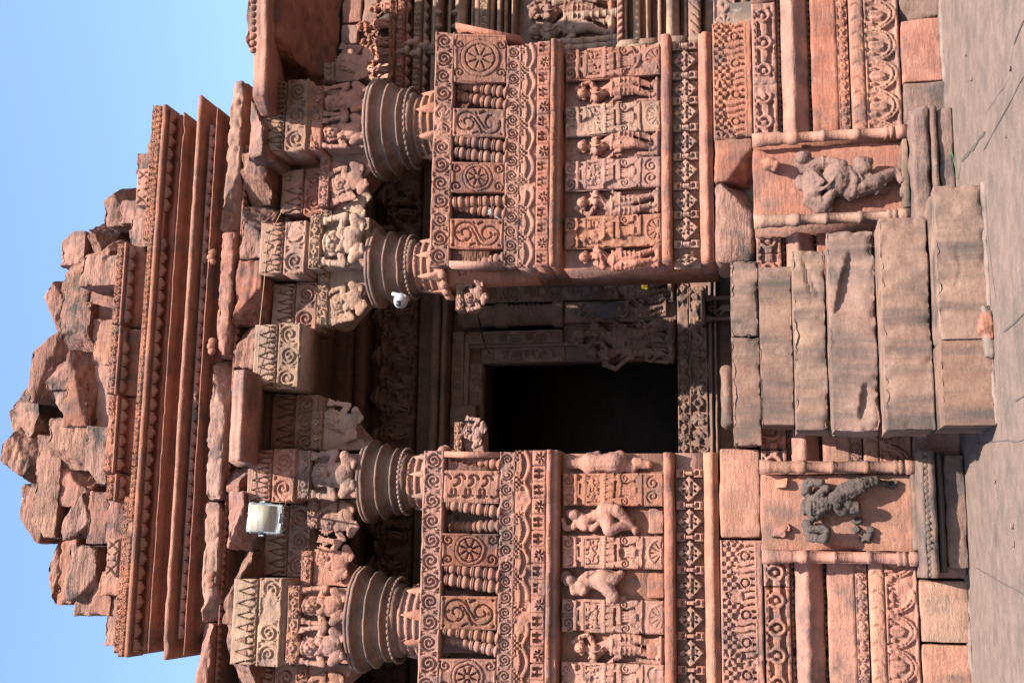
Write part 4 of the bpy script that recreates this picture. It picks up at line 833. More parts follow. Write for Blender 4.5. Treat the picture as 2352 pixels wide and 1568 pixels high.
def curve3(pts, n=40):
    P = np.array(pts, float); t = np.linspace(0, len(P)-1, n); i = np.minimum(t.astype(int), len(P)-2); f = (t-i)[:, None]; return P[i]*(1-f)+P[i+1]*f

# ---------------------------------------------------------------- broken eave slabs under the roof
def eave(label, mb, mat=ROOF, name='eave_slab'): return solid(name, mb, mat, label, 'eave', 'broken eave stones over the beams')
EZ = [(X(597, y, -.53), Zt(x, y, -.53)) for x, y in ((579, 218), (596, 102), (609, 2))]
mb = MB(); z_ = Zt(611, 218, -.53)
pr = [(-.50, z_), (-.53, z_+.012), (-.53, z_+.05), (-.515, z_+.055), (-.515, z_+.10), (-.49, z_+.135), (.6, z_+.42), (.6, z_+.30), (-.33, z_+.035)]
extr(mb, pr, X(600, 218, -.53), 5.6, .05, .007, 90)
EXA = X(600, 218, -.53); cur = lambda x: .035*np.maximum(x-EXA, 0)**2/.8
mb.xf(lambda V: np.stack([V[:, 0], V[:, 1], V[:, 2]+cur(V[:, 0])], 1)); eave('great sloping eave slab jutting out over the right corner pillar', mb, PINK)
mb = MB(); sblock(mb, 4.22, 5.35, -.30, 1.15, 5.23, 5.52, .04, .03, .03, 95, 5, [((-1, .35, -.9), .50)], .03, 0, .05, .02); eave('bulky broken eave stone whose dark rough underside hangs behind the corner slab', mb, ROOF)
mb = MB()
for i in range(15): 
    x = EXA+.40+.062*i; _ell(mb, (x, -.50, z_+.140+float(cur(np.array(x)))), (.026, .03, .032), 8, 6)
extr(mb, [(-.50, z_+.10), (-.50, z_+.14), (-.44, z_+.15), (-.44, z_+.10)], EXA+.36, 5.2, .05, .002, 3)
mb.xf(lambda V: V)
solid('eave_ornament', mb, PINK, 'row of knobs along the upper edge of the great corner eave slab', 'ornament')
for k, (x0, x1, y0, y1, Y, lab, pl) in enumerate([
    (560, 608, 222, 350, -.16, 'dark red eave stone sloping down beside the great corner slab', [((1, -.6, -1.2), .19)]),
    (553, 610, 352, 458, .10, 'cracked rough eave stone above the dappled recessed beam', [((-1, -1, .3), .21)]),
    (551, 609, 461, 590, .06, 'broken eave stone with a flat pale flake above the camera pillar', [((1, -1, -.7), .2)]),
    (537, 599, 598, 738, .12, 'reddish stained eave stone above the beam right of the pale one', [((-1, -1, -1), .22)]),
    (535, 589, 740, 842, .14, 'small weathered eave stone directly above the pale middle beam', [((1, -1, .8), .19)]),
    (517, 551, 1062, 1126, .10, 'knobbly broken eave stone right of the floodlight', [((1, -1, .4), .15)]),
    (517, 558, 1128, 1262, -.04, 'long dark eave stone directly above the floodlight', [((-1, -1, -1.4), .17)]),
    (515, 549, 1265, 1430, -.06, 'blackened flat eave stone between floodlight and cream beam block', [((1, -1, 1.4), .17)]),
    (516, 566, 1433, 1575, -.06, 'slanting pale eave stone above the cream beam block', [((-1, -1, .8), .22)])]):
    a, b = X((x0+x1)/2, y1, Y), X((x0+x1)/2, y0, Y); z1, z0 = Zt(x0, (y0+y1)/2, Y), Zt(x1, (y0+y1)/2, Y)
    mb = MB(); sblock(mb, a-.01, b+.01, Y, .7, z0, z1, .018, .014, .014, 100+k, 9, list(pl)+[((math.sin(k*3.1), -1.3, math.cos(k*2.3)), .30)], .012, 0, .03, .012); eave(lab, mb, RUBB if k not in (3, 6) else ROOF)
za, zb_ = Zt(526, 950, -.40), Zt(558, 950, -.40)
mb = MB(); pr = [(-.36, zb_-.012), (-.405, zb_), (-.405, zb_+.035), (-.392, zb_+.04), (-.392, zb_+.085), (-.38, zb_+.09), (-.36, za), (.42, za+.27), (.42, zb_+.20), (.0, zb_+.045), (-.18, zb_-.012)]
extr(mb, pr, X(545, 1058, -.42), X(545, 848, -.42), .03, .006, 120); eave('clean pink eave slab with a straight lit edge above the shaded beam', mb, PINK)

# ---------------------------------------------------------------- stepped cornice roof
YR = .10
def Zr(x): return Zt(x, 1000, YR)
def ends(yl, xl, yr, xr, lip): return X(xl, yl, YR-.0)+lip, X(xr, yr, YR)-lip
roof = thing('stepped_roof', 'stepped cornice roof of red sandstone mouldings with drip friezes over the porch', 'roof', (1.4, .3, 5.45))
def tier(name, prof, lip, yl, xl, yr, xr, seed, mat=ROOF, jit=.004):
    a, b = ends(yl, xl, yr, xr, lip); mb = MB(); sweep(mb, prof, a, b, YR+lip, 2.6, .05, jit, seed); return part(name, mb, mat, roof)
# from below: rounded pale eave roll, then three overhanging lips
ROLL = stone('worn_roll_stone', (.200, .112, .078), (.160, .060, .040), pat=.65)
xs_ = [-1.9, -.55, .42, 1.62, 2.7, X(545, 178, .1)]
for k, (a, b) in enumerate(zip(xs_[:-1], xs_[1:])):
    mb = MB(); o_ = .015*math.sin(k*2.1); sblock(mb, a+.0015, b-.0015, .10+o_, .9, Zr(515)+.01*math.cos(k*1.7), Zr(479), .016, .007, .03, 400+k, 6, [((math.sin(k*4.1)*.8, -1, -1.1), .045+.455*.68), ((math.cos(k*3.3)*.3, -1, 1.0), .355+.02*(k % 3))], .006, 0, .025, .003); part('eave_roll', mb, ROLL if k % 3 else ROOF, roof)
mb = MB(); scallops(mb, -1.6, 3.5, Zr(514), .03, .19, .06, .06, 8); part('drip_edge', mb, ROOF, roof)
for x in (590, 795, 1010, 1330):                          # little leaf bosses on the roll
    p = at(487, x, .13); mb = MB()
    for s in (-1, 0, 1): _ell(mb, (p[0]+.042*s, p[1]-.0, p[2]+.01-.012*abs(s)), (.034, .03, .036), 10, 7)
    mb.xf(lambda V: V+fbm(V, 30, 2, x)[:, None]*.004); part('leaf_boss', mb, RED, roof)
tier('lower_cornice', [(-.1, Zr(479)), (.0, Zr(476)), (.02, Zr(468)), (.045, Zr(462)), (.09, Zr(457.5)), (.20, Zr(455.5)), (.205, Zr(454.5)), (.20, Zr(452.5)), (.10, Zr(451)), (-.12, Zr(446)), (-.16, Zr(432))], .20, 1503, 415, 248, 508, 131)
tier('main_cornice', [(-.08, Zr(433)), (.02, Zr(431)), (.045, Zr(425)), (.10, Zr(419.5)), (.22, Zr(417)), (.235, Zr(415.5)), (.235, Zr(407.5)), (.215, Zr(405.5)), (.05, Zr(404)), (-.03, Zr(388)), (-.08, Zr(384))], .225, 1512, 372, 222, 470, 132, PINK)
tier('upper_cornice', [(-.1, Zr(390)), (.0, Zr(388)), (.03, Zr(381)), (.07, Zr(376.5)), (.175, Zr(375)), (.18, Zr(372.5)), (.17, Zr(371.5)), (.08, Zr(370)), (-.04, Zr(362)), (-.10, Zr(345)), (-.10, Zr(325))], .18, 1500, 340, 256, 437, 133)
a, b = ends(1505, 390, 250, 465, .0)
mb = MB(); scallops(mb, a+.13, b-.13, Zr(430), .058, YR+.06, .105, .04, 5); part('drip_frieze', mb, ROOF, roof)
a, b = X(300, 1508, YR), X(395, 242, YR)
part('rosette_band', hf(a, b, Zr(324), Zr(309.5), YR-.02, flower_strip, .0065, .5, 0, 1, 3), RED, roof)
mb = MB(); extr(mb, [(YR+.10, Zr(354)), (YR+.13, Zr(325)), (1.6, Zr(325)), (1.6, Zr(354))], a+.05, b-.05, .06, .005, 3); part('recess_course', mb, ROOF, roof)
mb = MB(); scallops(mb, a+.03, b-.03, Zr(334), .066, YR+.02, .115, .05, 6); part('drip_frieze', mb, PINK, roof)
mb = MB(); extr(mb, [(YR-.03, Zr(335)), (YR-.035, Zr(326)), (YR+.2, Zr(326)), (YR+.2, Zr(335))], a, b, .05, .004, 4); part('band_fillet', mb, ROOF, roof)
for (y0, y1) in ((245, 552), (1140, 1500)):                          # second rosette row at both ends
    a2, b2 = X(310, y1, YR+.05), X(330, y0, YR+.05); zz = Zr(308); part('rosette_band', hf(a2, b2, zz, zz+.066, YR+.03, flower_strip, .0065, .4, 0, 1, y0), RED, roof)
mb = MB(); sblock(mb, X(290, 1470, .4), X(320, 330, .4), .36, 1.5, Zr(309), Zr(250), .06, .012, .03, 134); part('core_course', mb, RUBB, roof)
for k, (y0, y1, x) in enumerate([(557, 745, 0), (748, 905, -6), (908, 1085, -6), (1088, 1150, -8)]):
    Y = .16-.03*(k % 2); a2, b2 = X(280, y1, Y), X(280, y0, Y); z = Zt(268+(12 if k == 0 else 0)-6*(k > 1), (y0+y1)/2, Y)
    t2 = thing('cornice_block', ['right end cornice block of the upper row, standing above the long rosette band', 'second cornice block from the right in the upper row, with a pale flower', 'third cornice block from the right in the upper row, with a cracked joint', 'short cornice block at the left end of the upper row'][k], 'cornice block', ((a2+b2)/2, .4, z))
    part('rosette_band', hf(a2+.005, b2-.005, z, z+.072, Y, flower_strip, .0065, .5, 0, 1, k), RED, t2)
    mb = MB(); scallops(mb, a2+.02, b2-.02, z-.022, .062, Y+.03, .11, .05, k); part('drip_frieze', mb, PINK, t2)
    mb = MB(); box(mb, a2+.01, b2-.01, Y+.12, .9, z-.11, z+.06); part('core', mb, ROOF, t2)
    mb = MB(); extr(mb, [(Y-.005, z-.022), (Y-.01, z-.006), (Y+.2, z-.006), (Y+.2, z-.022)], a2, b2, .05, .003, k); part('fillet', mb, ROOF, t2)
# lattice carved slabs
def lattice(U, V, w, h):
    u = (U/w*3) % 1-.5; H = np.where((np.abs(np.abs(u)-np.abs(V/h-.5)) < .08), -.02, 0); d = np.hypot(u, V/h-.5); return np.where((d < .26) & (np.floor(U/w*3) == 1), .008, np.where(np.minimum(V, h-V) < .04*h, -.01, H))
for k, (x0, x1, y0, y1, Y, lab, f) in enumerate([(312, 345, 388, 472, .22, 'upright slab with a carved lattice near the right end of the roof', 1), (243, 272, 1236, 1322, .2, 'slab with a carved lattice near the left end of the roof', 1)]):
    a, b = X(x0, y1, Y), X(x0, y0, Y); z0, z1 = Zt(x1, (y0+y1)/2, Y), Zt(x0, (y0+y1)/2, Y); solid('lattice_slab', hf(a, b, z0, z1, Y, lattice, .007, .4), PINK, lab, 'slab')
# tumbled stones of the ruined top: (picture box, depth, look, breaks)
ST = [(242, 292, 428, 509, .55, 'pointed upright stone with a dark left side at the right end of the roof top', [((1, -.3, .8), .17), ((-1, .2, 1.2), .16)]),
 (277, 312, 470, 502, .5, 'small pale block beside the pointed upright stone', []),
 (316, 349, 362, 386, .45, 'low plain block at the far right of the roof top', []), (345, 380, 305, 362, .50, 'thin stone sloping away at the right tip of the upper roof', [((1, 0, 1), .1)]),
 (306, 338, 474, 512, .30, 'square dark block under the lattice slab', []), (300, 336, 512, 556, .28, 'pink block beneath a dark hollow in the rubble', []),
 (183, 236, 512, 560, .55, 'slanting pale boulder above the dark hollow', [((1, -.5, 1), .15)]), (222, 275, 548, 596, .45, 'rough pale boulder left of the dark hollow', [((1, -1, -1), .16)]),
 (143, 186, 542, 600, .75, 'lichen spotted block at the right shoulder of the ruined top', [((1, -.2, 1), .17)]), (146, 200, 574, 704, .60, 'broad rough stone under the right shoulder of the top', [((1, -1, .4), .26)]),
 (186, 284, 597, 644, .30, 'long squared beam end sticking out of the rubble', []), (205, 276, 646, 742, .62, 'shadowed greenish block behind the beam end', []),
 (138, 197, 707, 800, .50, 'tawny chipped stone left of the broad rough stone', [((-1, -1, .2), .24)]), (214, 260, 744, 826, .55, 'flat recessed block above the second cornice block', []),
 (95, 142, 650, 748, .75, 'dark pitted stone on the right slope of the top', [((1, -.4, 1.2), .19)]), (73, 138, 751, 912, .70, 'deeply furrowed strata stone below the peak', [((1.2, -.6, 1), .27), ((-.3, -1, -.9), .22)]),
 (152, 198, 813, 968, .42, 'long flat stone with a scooped end across the middle of the rubble', [((.3, -1, -1), .2)]), (112, 156, 800, 884, .62, 'smooth grey stone wedged over the long flat stone', [((1, -1, .6), .16)]),
 (206, 256, 830, 985, .56, 'wide recessed slab under the long flat stone', []), (110, 196, 970, 1066, .46, 'rough bulging stone left of the long flat stone', [((-1, -1, .3), .26)]),
 (0, 74, 884, 990, .80, 'smooth faced peak stone, the highest of the roof', [((1, -.2, .85), .13), ((-.2, -1, .3), .18)]), (2, 80, 985, 1100, .85, 'dark slanting stone just left of the peak', [((-1, -.2, .55), .19), ((.6, -1, -.6), .23)]),
 (80, 128, 1010, 1222, .55, 'long smooth pale slab running down the left slope', [((-1, -.3, 1), .36)]), (125, 196, 1062, 1150, .58, 'shadowed angular stone under the pale slab', [((1, -1, -.8), .2)]),
 (143, 200, 1140, 1252, .52, 'pocked stone with a black underside on the left slope', [((-1, -1, -.6), .24)]), (198, 240, 990, 1100, .40, 'tilted long stone over the left cornice blocks', [((-1, -.4, 1), .22)]),
 (48, 90, 1120, 1236, .80, 'dark jagged stone on the skyline left of the pale slab', [((-1, -.3, 1.2), .17)]), (110, 142, 1240, 1377, .62, 'layered rough stone at the left shoulder of the top', [((-1, -.5, .9), .28)]),
 (138, 162, 1250, 1378, .50, 'grey weathered course under the layered stone', []), (157, 210, 1265, 1368, .34, 'squared buff block near the left end of the rubble', [((-1, -1, -.9), .27)]),
 (174, 206, 1366, 1402, .45, 'dark rough block at the left end of the rubble', []), (206, 246, 1352, 1400, .40, 'small pink block with a vertical groove at the left end', []),
 (204, 246, 1140, 1236, .34, 'plain flat course stone right of the left lattice slab', []), (232, 280, 1322, 1356, .32, 'narrow plain stone left of the left lattice slab', []), (246, 276, 1150, 1234, .24, 'smooth course stone below the plain flat one on the left', []), (246, 282, 1356, 1470, .42, 'low course at the far left end of the roof top', [])]
for k, (x0, x1, y0, y1, Y, lab, pl) in enumerate(ST):
    a, b = X((x0+x1)/2, y1, Y), X((x0+x1)/2, y0, Y); z0, z1 = Zt(x1, (y0+y1)/2, Y), Zt(x0, (y0+y1)/2, Y); pl = list(pl); sq = 'block' in lab or 'course' in lab or 'slab' in lab or 'beam' in lab or 'long' in lab or 'broad' in lab or 'strata' in lab
    rnd = random.Random(k*13+5); w_, h_ = b-a, z1-z0
    if not sq: pl = [(n_, d_*1.06) for n_, d_ in pl]+[((rnd.uniform(-.8, .8), -1, rnd.uniform(-1, .2)), .34*min(w_, h_)+.23)]+[((sx*h_, rnd.uniform(-.25, .1), sz*w_), .5*(2*w_*h_/math.hypot(w_, h_))*rnd.uniform(.78, 1.08)) for sx in (-1, 1) for sz in (-1, 1)]
    mb = MB(); dp = .6; sblock(mb, a-.045, b+.045, Y, Y+dp, z0-.035, z1+.012, .016, .007 if sq else .010, .006 if sq else .008, 200+k, 11, pl, .004 if sq else .010, 0 if sq else .06*math.sin(k*2.3), .035, .006 if sq else .017)
    solid('roof_stone', mb, (RUBB, ROOF, RUBB, PINK, RUBB)[k % 5] if 'dark' not in lab else RUBB, lab, 'stone', 'tumbled stones on the ruined roof')
mb = MB(); sblock(mb, X(240, 1330, .9), X(240, 520, .9), .66, 2.2, 5.6, Zt(150, 900, .9), .06, .05, .1, 300, 5, [((1, 0, 1), .75), ((-1, 0, 1), .75)]); solid('rubble_core', mb, RUBB, 'rubble packing behind the tumbled stones of the roof', 'rubble')
mb = MB(); sblock(mb, X(120, 1200, .9), X(120, 700, .9), .84, 2.0, 6.0, Zt(70, 930, .9), .06, .05, .1, 301, 5, [((1, 0, 1), .50), ((-1, 0, 1), .46)]); solid('rubble_core', mb, RUBB, 'rubble packing under the peak stone', 'rubble')
mb = MB(); box(mb, -.6, 3.3, .9, 2.55, 5.5, 6.3); solid('roof_core', mb, RUBB, 'plain masonry core inside the stepped roof', 'masonry')

# ---------------------------------------------------------------- inside the porch
DX0, DX1 = .785, 1.835
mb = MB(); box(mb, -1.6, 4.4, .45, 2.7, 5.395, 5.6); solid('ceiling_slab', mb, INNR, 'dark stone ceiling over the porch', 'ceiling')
t = thing('temple_doorway', 'dark carved doorway with banded frame, round pilaster and guardians at its foot', 'doorway', (1.41, 2.0, 1.53))
def band(nm, a, b, z0, z1, Y, fn, res=.009, mat=INNR): return part(nm, hf(a, b, z0, z1, Y, fn, res, .3), mat, t)
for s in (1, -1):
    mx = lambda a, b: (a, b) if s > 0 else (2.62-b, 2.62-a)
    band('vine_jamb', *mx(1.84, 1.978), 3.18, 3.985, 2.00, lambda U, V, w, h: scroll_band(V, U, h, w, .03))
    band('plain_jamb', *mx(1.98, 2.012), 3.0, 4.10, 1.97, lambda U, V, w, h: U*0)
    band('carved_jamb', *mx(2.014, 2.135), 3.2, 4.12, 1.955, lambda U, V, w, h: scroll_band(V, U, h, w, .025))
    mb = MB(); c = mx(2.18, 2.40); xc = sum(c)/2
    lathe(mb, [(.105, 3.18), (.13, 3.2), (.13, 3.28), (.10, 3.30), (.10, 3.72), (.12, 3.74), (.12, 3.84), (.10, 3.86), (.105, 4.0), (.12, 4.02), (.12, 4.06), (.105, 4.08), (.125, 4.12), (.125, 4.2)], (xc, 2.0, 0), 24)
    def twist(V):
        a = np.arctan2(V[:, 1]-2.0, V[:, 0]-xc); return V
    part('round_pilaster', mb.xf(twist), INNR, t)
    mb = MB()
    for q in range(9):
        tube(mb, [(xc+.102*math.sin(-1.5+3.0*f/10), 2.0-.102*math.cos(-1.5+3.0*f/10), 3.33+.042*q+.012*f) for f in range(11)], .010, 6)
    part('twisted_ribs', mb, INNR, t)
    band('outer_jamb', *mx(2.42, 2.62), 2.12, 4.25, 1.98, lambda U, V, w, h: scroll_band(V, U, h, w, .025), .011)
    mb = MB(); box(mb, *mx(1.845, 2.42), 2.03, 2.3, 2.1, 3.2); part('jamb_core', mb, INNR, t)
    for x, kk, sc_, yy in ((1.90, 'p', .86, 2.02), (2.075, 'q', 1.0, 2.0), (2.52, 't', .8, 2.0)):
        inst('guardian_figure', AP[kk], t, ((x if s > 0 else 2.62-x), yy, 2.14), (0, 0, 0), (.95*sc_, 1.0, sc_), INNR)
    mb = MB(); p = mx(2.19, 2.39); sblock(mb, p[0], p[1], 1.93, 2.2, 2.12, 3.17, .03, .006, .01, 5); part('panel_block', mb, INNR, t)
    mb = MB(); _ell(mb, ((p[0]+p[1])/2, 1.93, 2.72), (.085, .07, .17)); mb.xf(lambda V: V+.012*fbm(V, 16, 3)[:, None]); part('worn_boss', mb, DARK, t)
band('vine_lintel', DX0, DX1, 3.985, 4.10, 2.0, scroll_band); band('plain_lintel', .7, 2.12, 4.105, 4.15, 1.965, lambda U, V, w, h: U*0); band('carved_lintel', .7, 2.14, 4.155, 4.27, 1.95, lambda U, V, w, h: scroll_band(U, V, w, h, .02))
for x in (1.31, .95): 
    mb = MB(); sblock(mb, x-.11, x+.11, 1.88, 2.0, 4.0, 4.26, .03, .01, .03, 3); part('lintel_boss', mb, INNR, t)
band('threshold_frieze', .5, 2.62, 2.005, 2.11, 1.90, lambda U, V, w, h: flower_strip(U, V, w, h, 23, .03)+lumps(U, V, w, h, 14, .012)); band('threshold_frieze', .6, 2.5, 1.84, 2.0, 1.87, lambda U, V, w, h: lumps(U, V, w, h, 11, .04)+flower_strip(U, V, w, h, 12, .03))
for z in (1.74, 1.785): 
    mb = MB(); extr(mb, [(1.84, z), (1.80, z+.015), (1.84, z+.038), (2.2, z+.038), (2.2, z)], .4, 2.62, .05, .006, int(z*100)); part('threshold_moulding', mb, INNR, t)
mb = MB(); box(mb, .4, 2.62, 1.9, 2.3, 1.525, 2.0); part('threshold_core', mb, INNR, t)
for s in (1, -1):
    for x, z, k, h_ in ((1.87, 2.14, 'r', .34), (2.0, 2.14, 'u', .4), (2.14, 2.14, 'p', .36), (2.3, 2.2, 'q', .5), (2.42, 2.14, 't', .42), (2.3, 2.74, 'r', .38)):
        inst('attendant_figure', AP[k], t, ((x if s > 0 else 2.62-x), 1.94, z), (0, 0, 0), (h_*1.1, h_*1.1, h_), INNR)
t2 = thing('bracket_shrine', 'tiny pillared stone shrine with small figures at the right foot of the doorway', 'shrine', (2.35, 1.7, 1.53))
for x in (2.15, 2.34): 
    mb = MB(); lathe(mb, [(.03, 1.54), (.03, 1.6), (.02, 1.62), (.02, 1.78), (.03, 1.8), (.035, 1.84)], (x, 1.72, 0), 10); part('post', mb, INNR, t2)
mb = MB(); box(mb, 2.1, 2.4, 1.66, 1.86, 1.842, 1.88); part('roof_slab', mb, INNR, t2); inst('small_figure', AP['p'], t2, (2.25, 1.84, 1.535), (0, 0, 0), (.28, .3, .3), TAN)
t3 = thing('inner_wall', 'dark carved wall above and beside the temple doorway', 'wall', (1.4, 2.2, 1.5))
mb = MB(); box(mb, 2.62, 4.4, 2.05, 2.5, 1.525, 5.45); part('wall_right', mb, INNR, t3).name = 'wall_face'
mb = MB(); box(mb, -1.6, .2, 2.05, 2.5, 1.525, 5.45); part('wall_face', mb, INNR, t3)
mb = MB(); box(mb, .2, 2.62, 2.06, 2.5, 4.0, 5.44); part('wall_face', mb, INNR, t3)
for (z0, z1, Y, fn) in ((4.285, 4.335, 1.80, None), (4.345, 4.42, 1.74, None), (4.43, 4.60, 1.95, None), (4.62, 4.95, 1.86, lambda U, V, w, h: lumps(U, V, w, h, 15, .05)-.03*(np.sin(U*12) > .8)), (5.09, 5.2, 1.80, None), (5.21, 5.42, 1.72, None)):
    if fn is None: mb = MB(); extr(mb, [(Y, z0), (Y-.02, (z0+z1)/2), (Y, z1), (2.2, z1), (2.2, z0)], -1.5, 4.3, .08, .008, int(z0*100)); part('moulding', mb, INNR, t3)
    else: part('figure_frieze', hf(-1.5, 4.3, z0, z1, Y, fn, .012, .3), INNR, t3)
for i in range(12):
    x = -.9+.40*i; mb = MB(); lathe(mb, [(.11, 4.955), (.115, 4.975), (.085, 4.985), (.09, 5.005), (.06, 5.015), (.062, 5.035), (.03, 5.05), (.0, 5.09)], (x, 1.9, 0), 16, .004, i); part('bell_finial', mb, INNR, t3)
for i in range(16): inst('frieze_figure', AP['pqrtu'[i % 5]], t3, (-.3+.24*i, 1.86, 4.63), (0, 0, 0), (.34, .4, .31), INNR)
for x in (2.9, 3.3, .45, -.2): inst('wall_figure', AT['both'], t3, (x, 2.0, 4.0 if x > 1 else 4.15), (0, 0, 0), (.9, .9, .9), INNR)
for (a, b) in ((-1.6, -1.3),):
    mb = MB(); box(mb, a, b, .8, 2.04, 1.53, 5.44); solid('side_wall', mb, INNR, 'plain stone side wall closing the %s bay of the porch' % ('right' if a > 0 else 'left'), 'wall')
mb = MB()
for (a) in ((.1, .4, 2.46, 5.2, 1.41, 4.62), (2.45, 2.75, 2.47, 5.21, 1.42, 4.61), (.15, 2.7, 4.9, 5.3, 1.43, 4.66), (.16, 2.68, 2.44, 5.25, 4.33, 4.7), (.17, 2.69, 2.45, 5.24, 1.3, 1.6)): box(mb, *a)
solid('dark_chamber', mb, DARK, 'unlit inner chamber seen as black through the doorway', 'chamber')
# bracket figures leaning out from the jambs
for s, (ya, yb_, lab) in ((1, (712, 622, 'carved seat bracket with a crouching figure jutting from the right jamb')), (-1, (1040, 968, 'carved seat bracket with a crouching figure jutting from the left jamb'))):
    Y = .30; a, b = X(1075, ya, Y), X(1075, yb_, Y); zt = Zt(1046 if s > 0 else 1042, ya, Y); t4 = thing('seat_bracket', lab, 'bracket', ((a+b)/2, Y+.1, zt-.25))
    part('lozenge_band', hf(a, b, zt-.058, zt, Y, flower_strip, .0065, .22), TAN, t4)
    mb = MB(); sblock(mb, a+.005, b-.005, Y+.06, Y+.22, zt-.24, zt-.06, .03, .006, .02, 9, 9, [((-s, 0, -1), .09)]); part('corbel', mb, TAN, t4)
    inst('crouching_figure', AT['right' if s < 0 else 'turned'], t4, ((a+b)/2, Y+.07, zt-.25), (0, -.35*s, 0), (.62, .5, .5), TAN)

# ---------------------------------------------------------------- hall wall stepping back on the right
YH = 1.5
t5 = thing('hall_wall', 'moulded outer wall of the hall receding behind the right parapet', 'wall', (5.2, 1.8, 1.4))
def Zh(x): return Zt(x, 60, YH)
mb = MB(); box(mb, 3.95, 5.35, YH+.12, 3, .5, Zh(748)); box(mb, 5.35, 7.5, YH+.20, 3, .5, Zh(748)); part('wall_core', mb, TAN, t5)
def hm(x0, x1, o, mat=TAN, fn=None, name='moulding', shape=0):
    z0, z1 = Zh(x1), Zh(x0); a, b = X((x0+x1)/2, 128, YH)-.85, 7.0
    if fn: part(name, hf(a, b, z0, z1, YH-o, fn, .009, .4), mat, t5)
    else:
        m_ = (z0+z1)/2; mb = MB(); extr(mb, [(YH+.2, z0), (YH-o*.6 if shape else YH-o, z0+.002), (YH-o, m_), (YH-o*(.5 if shape == 2 else 1), z1-.002), (YH+.2, z1)], a, b, .05, .005, int(x0)); part(name, mb, mat, t5)
hm(749, 762, .10, ROOF); hm(763, 774, .0, DARK)
for (x0, x1, ya, yb_, m) in ((783, 828, -10, 52, PINK), (830, 864, -10, 58, TAN), (866, 892, 0, 30, BUFF), (868, 893, 30, 62, DARK), (783, 820, 55, 100, TAN), (783, 812, 102, 150, PINK), (783, 815, 152, 215, RED), (895, 920, -10, 45, PINK)):
    mb = MB(); sblock(mb, X(x0, yb_, YH), X(x0, ya, YH), YH+.02, YH+.4, Zh(x1), Zh(x0), .04, .01, .02, x0, 8); part('wall_block', mb, m, t5)
for (y, k, sc_) in ((62, 'p', .40), (92, 'q', .36), (20, 'r', .3), (118, 't', .34), (142, 'p', .30), (166, 'r', .30), (190, 'q', .3)):
    inst('relief_figure', AP[k], t5, (X(870, y, YH), YH+.04, Zh(918)), (0, 0, 0), (sc_*1.25, sc_*1.4, sc_*1.15), RED)
hm(900, 912, .07, RED, loops_band, 'loop_band'); hm(922, 934, .12, RED, flower_strip, 'rosette_band')
mb = MB(); scallops(mb, 4.0, 7, Zh(937), .06, YH-.06, .11, .05, 2); part('drip_frieze', mb, RED, t5)
hm(958, 972, .10, TAN, flower_strip, 'rosette_band')
mb = MB(); scallops(mb, 4.0, 7, Zh(976), .055, YH-.05, .11, .05, 3); part('drip_frieze', mb, TAN, t5)
for (x0, x1, o, sh) in ((992, 1004, .03, 2), (1009, 1018, .12, 1), (1030, 1036, .02, 0), (1050, 1075, .16, 2), (1084, 1090, .04, 1), (1095, 1107, .09, 0), (1127, 1136, .03, 1), (1148, 1156, .12, 0), (1160, 1168, .05, 1), (1176, 1186, .08, 2)): hm(x0, x1, o, TAN if x0 % 2 else BUFF, shape=sh)
hm(1108, 1124, .10, BUFF, scroll_band, 'vine_band')
for x in (1014, 1052): 
    for y in (30, 62, 92, 118):
        p = at(x-6, y, YH-.12); mb = MB(); _ell(mb, p, (.03, .04, .04), 8, 6); part('boss', mb, TAN, t5)
# pointed chips standing along the mouldings (tips of little tiers)
for i, (x, y) in enumerate([(962, 96), (985, 104), (1000, 110), (1015, 118), (940, 118), (968, 122), (1120, 100), (1140, 112), (1158, 104)]):
    p = at(x, y, 1.0); mb = MB(); lathe(mb, [(.05, 0), (.055, .03), (.03, .05), (.035, .08), (.0, .15)], p, 8, .003, i); part('small_finial', mb, TAN, t5)
# niche with a couple on the hall
t6 = thing('hall_niche', 'tall niche with standing figures between slim colonnettes on the hall wall', 'niche', (5.2, YH, 2.5))
mb = MB(); box(mb, X(1320, 128, YH), 7, YH+.06, YH+.3, Zh(1425), Zh(1196)); part('back_slab', mb, TAN, t6)
for (y, k, sx) in ((66, 'r', 1.1), (22, 'p', 1.0)): inst('standing_figure', AP[k], t6, (X(1330, y, YH), YH+.07, Zh(1412)), (0, 0, 0), (.98*sx, 1.0, .86), BUFF if k == 'r' else PINK)
for y in (98, 112, 4, 44-4):
    mb = MB(); colonnette(mb, X(1350, y, YH), YH-.04, Zh(1420), Zh(1270 if y != 40 else 1340), .035); part('colonnette', mb, BUFF, t6)
hm(1421, 1434, .12, PINK, lambda U, V, w, h: .01*np.sin(U*90+V*60), 'rope_moulding')
for (x0, x1, o, sh) in ((1436, 1442, .08, 0), (1455, 1470, .03, 1), (1486, 1496, .10, 1), (1512, 1520, .06, 0), (1534, 1562, .18, 1), (1572, 1580, .05, 0), (1620, 1640, .04, 0), (1700, 1720, .05, 1)): hm(x0, x1, o, BUFF if x0 % 4 else TAN, shape=sh)
hm(1584, 1612, .16, TAN, lambda U, V, w, h: .03*np.sqrt(np.clip(1-((V/h-.5)/.55)**2, 0, 1))-.02*(np.abs(((U/.085-V/h*1.5) % 1)-.5) > .40), 'twisted_moulding')
hm(1640, 1690, .10, TAN, flower_strip, 'rosette_band')
for i, (x, y) in enumerate([(1440, 104), (1458, 110), (1478, 102), (1545, 96), (1600, 92), (1520, 108)]):
    p = at(x, y, 1.0); mb = MB(); lathe(mb, [(.05, -.12), (.05, .03), (.045, .06), (.0, .10)], p, 10, .003, i); part('small_finial', mb, BUFF, t6)

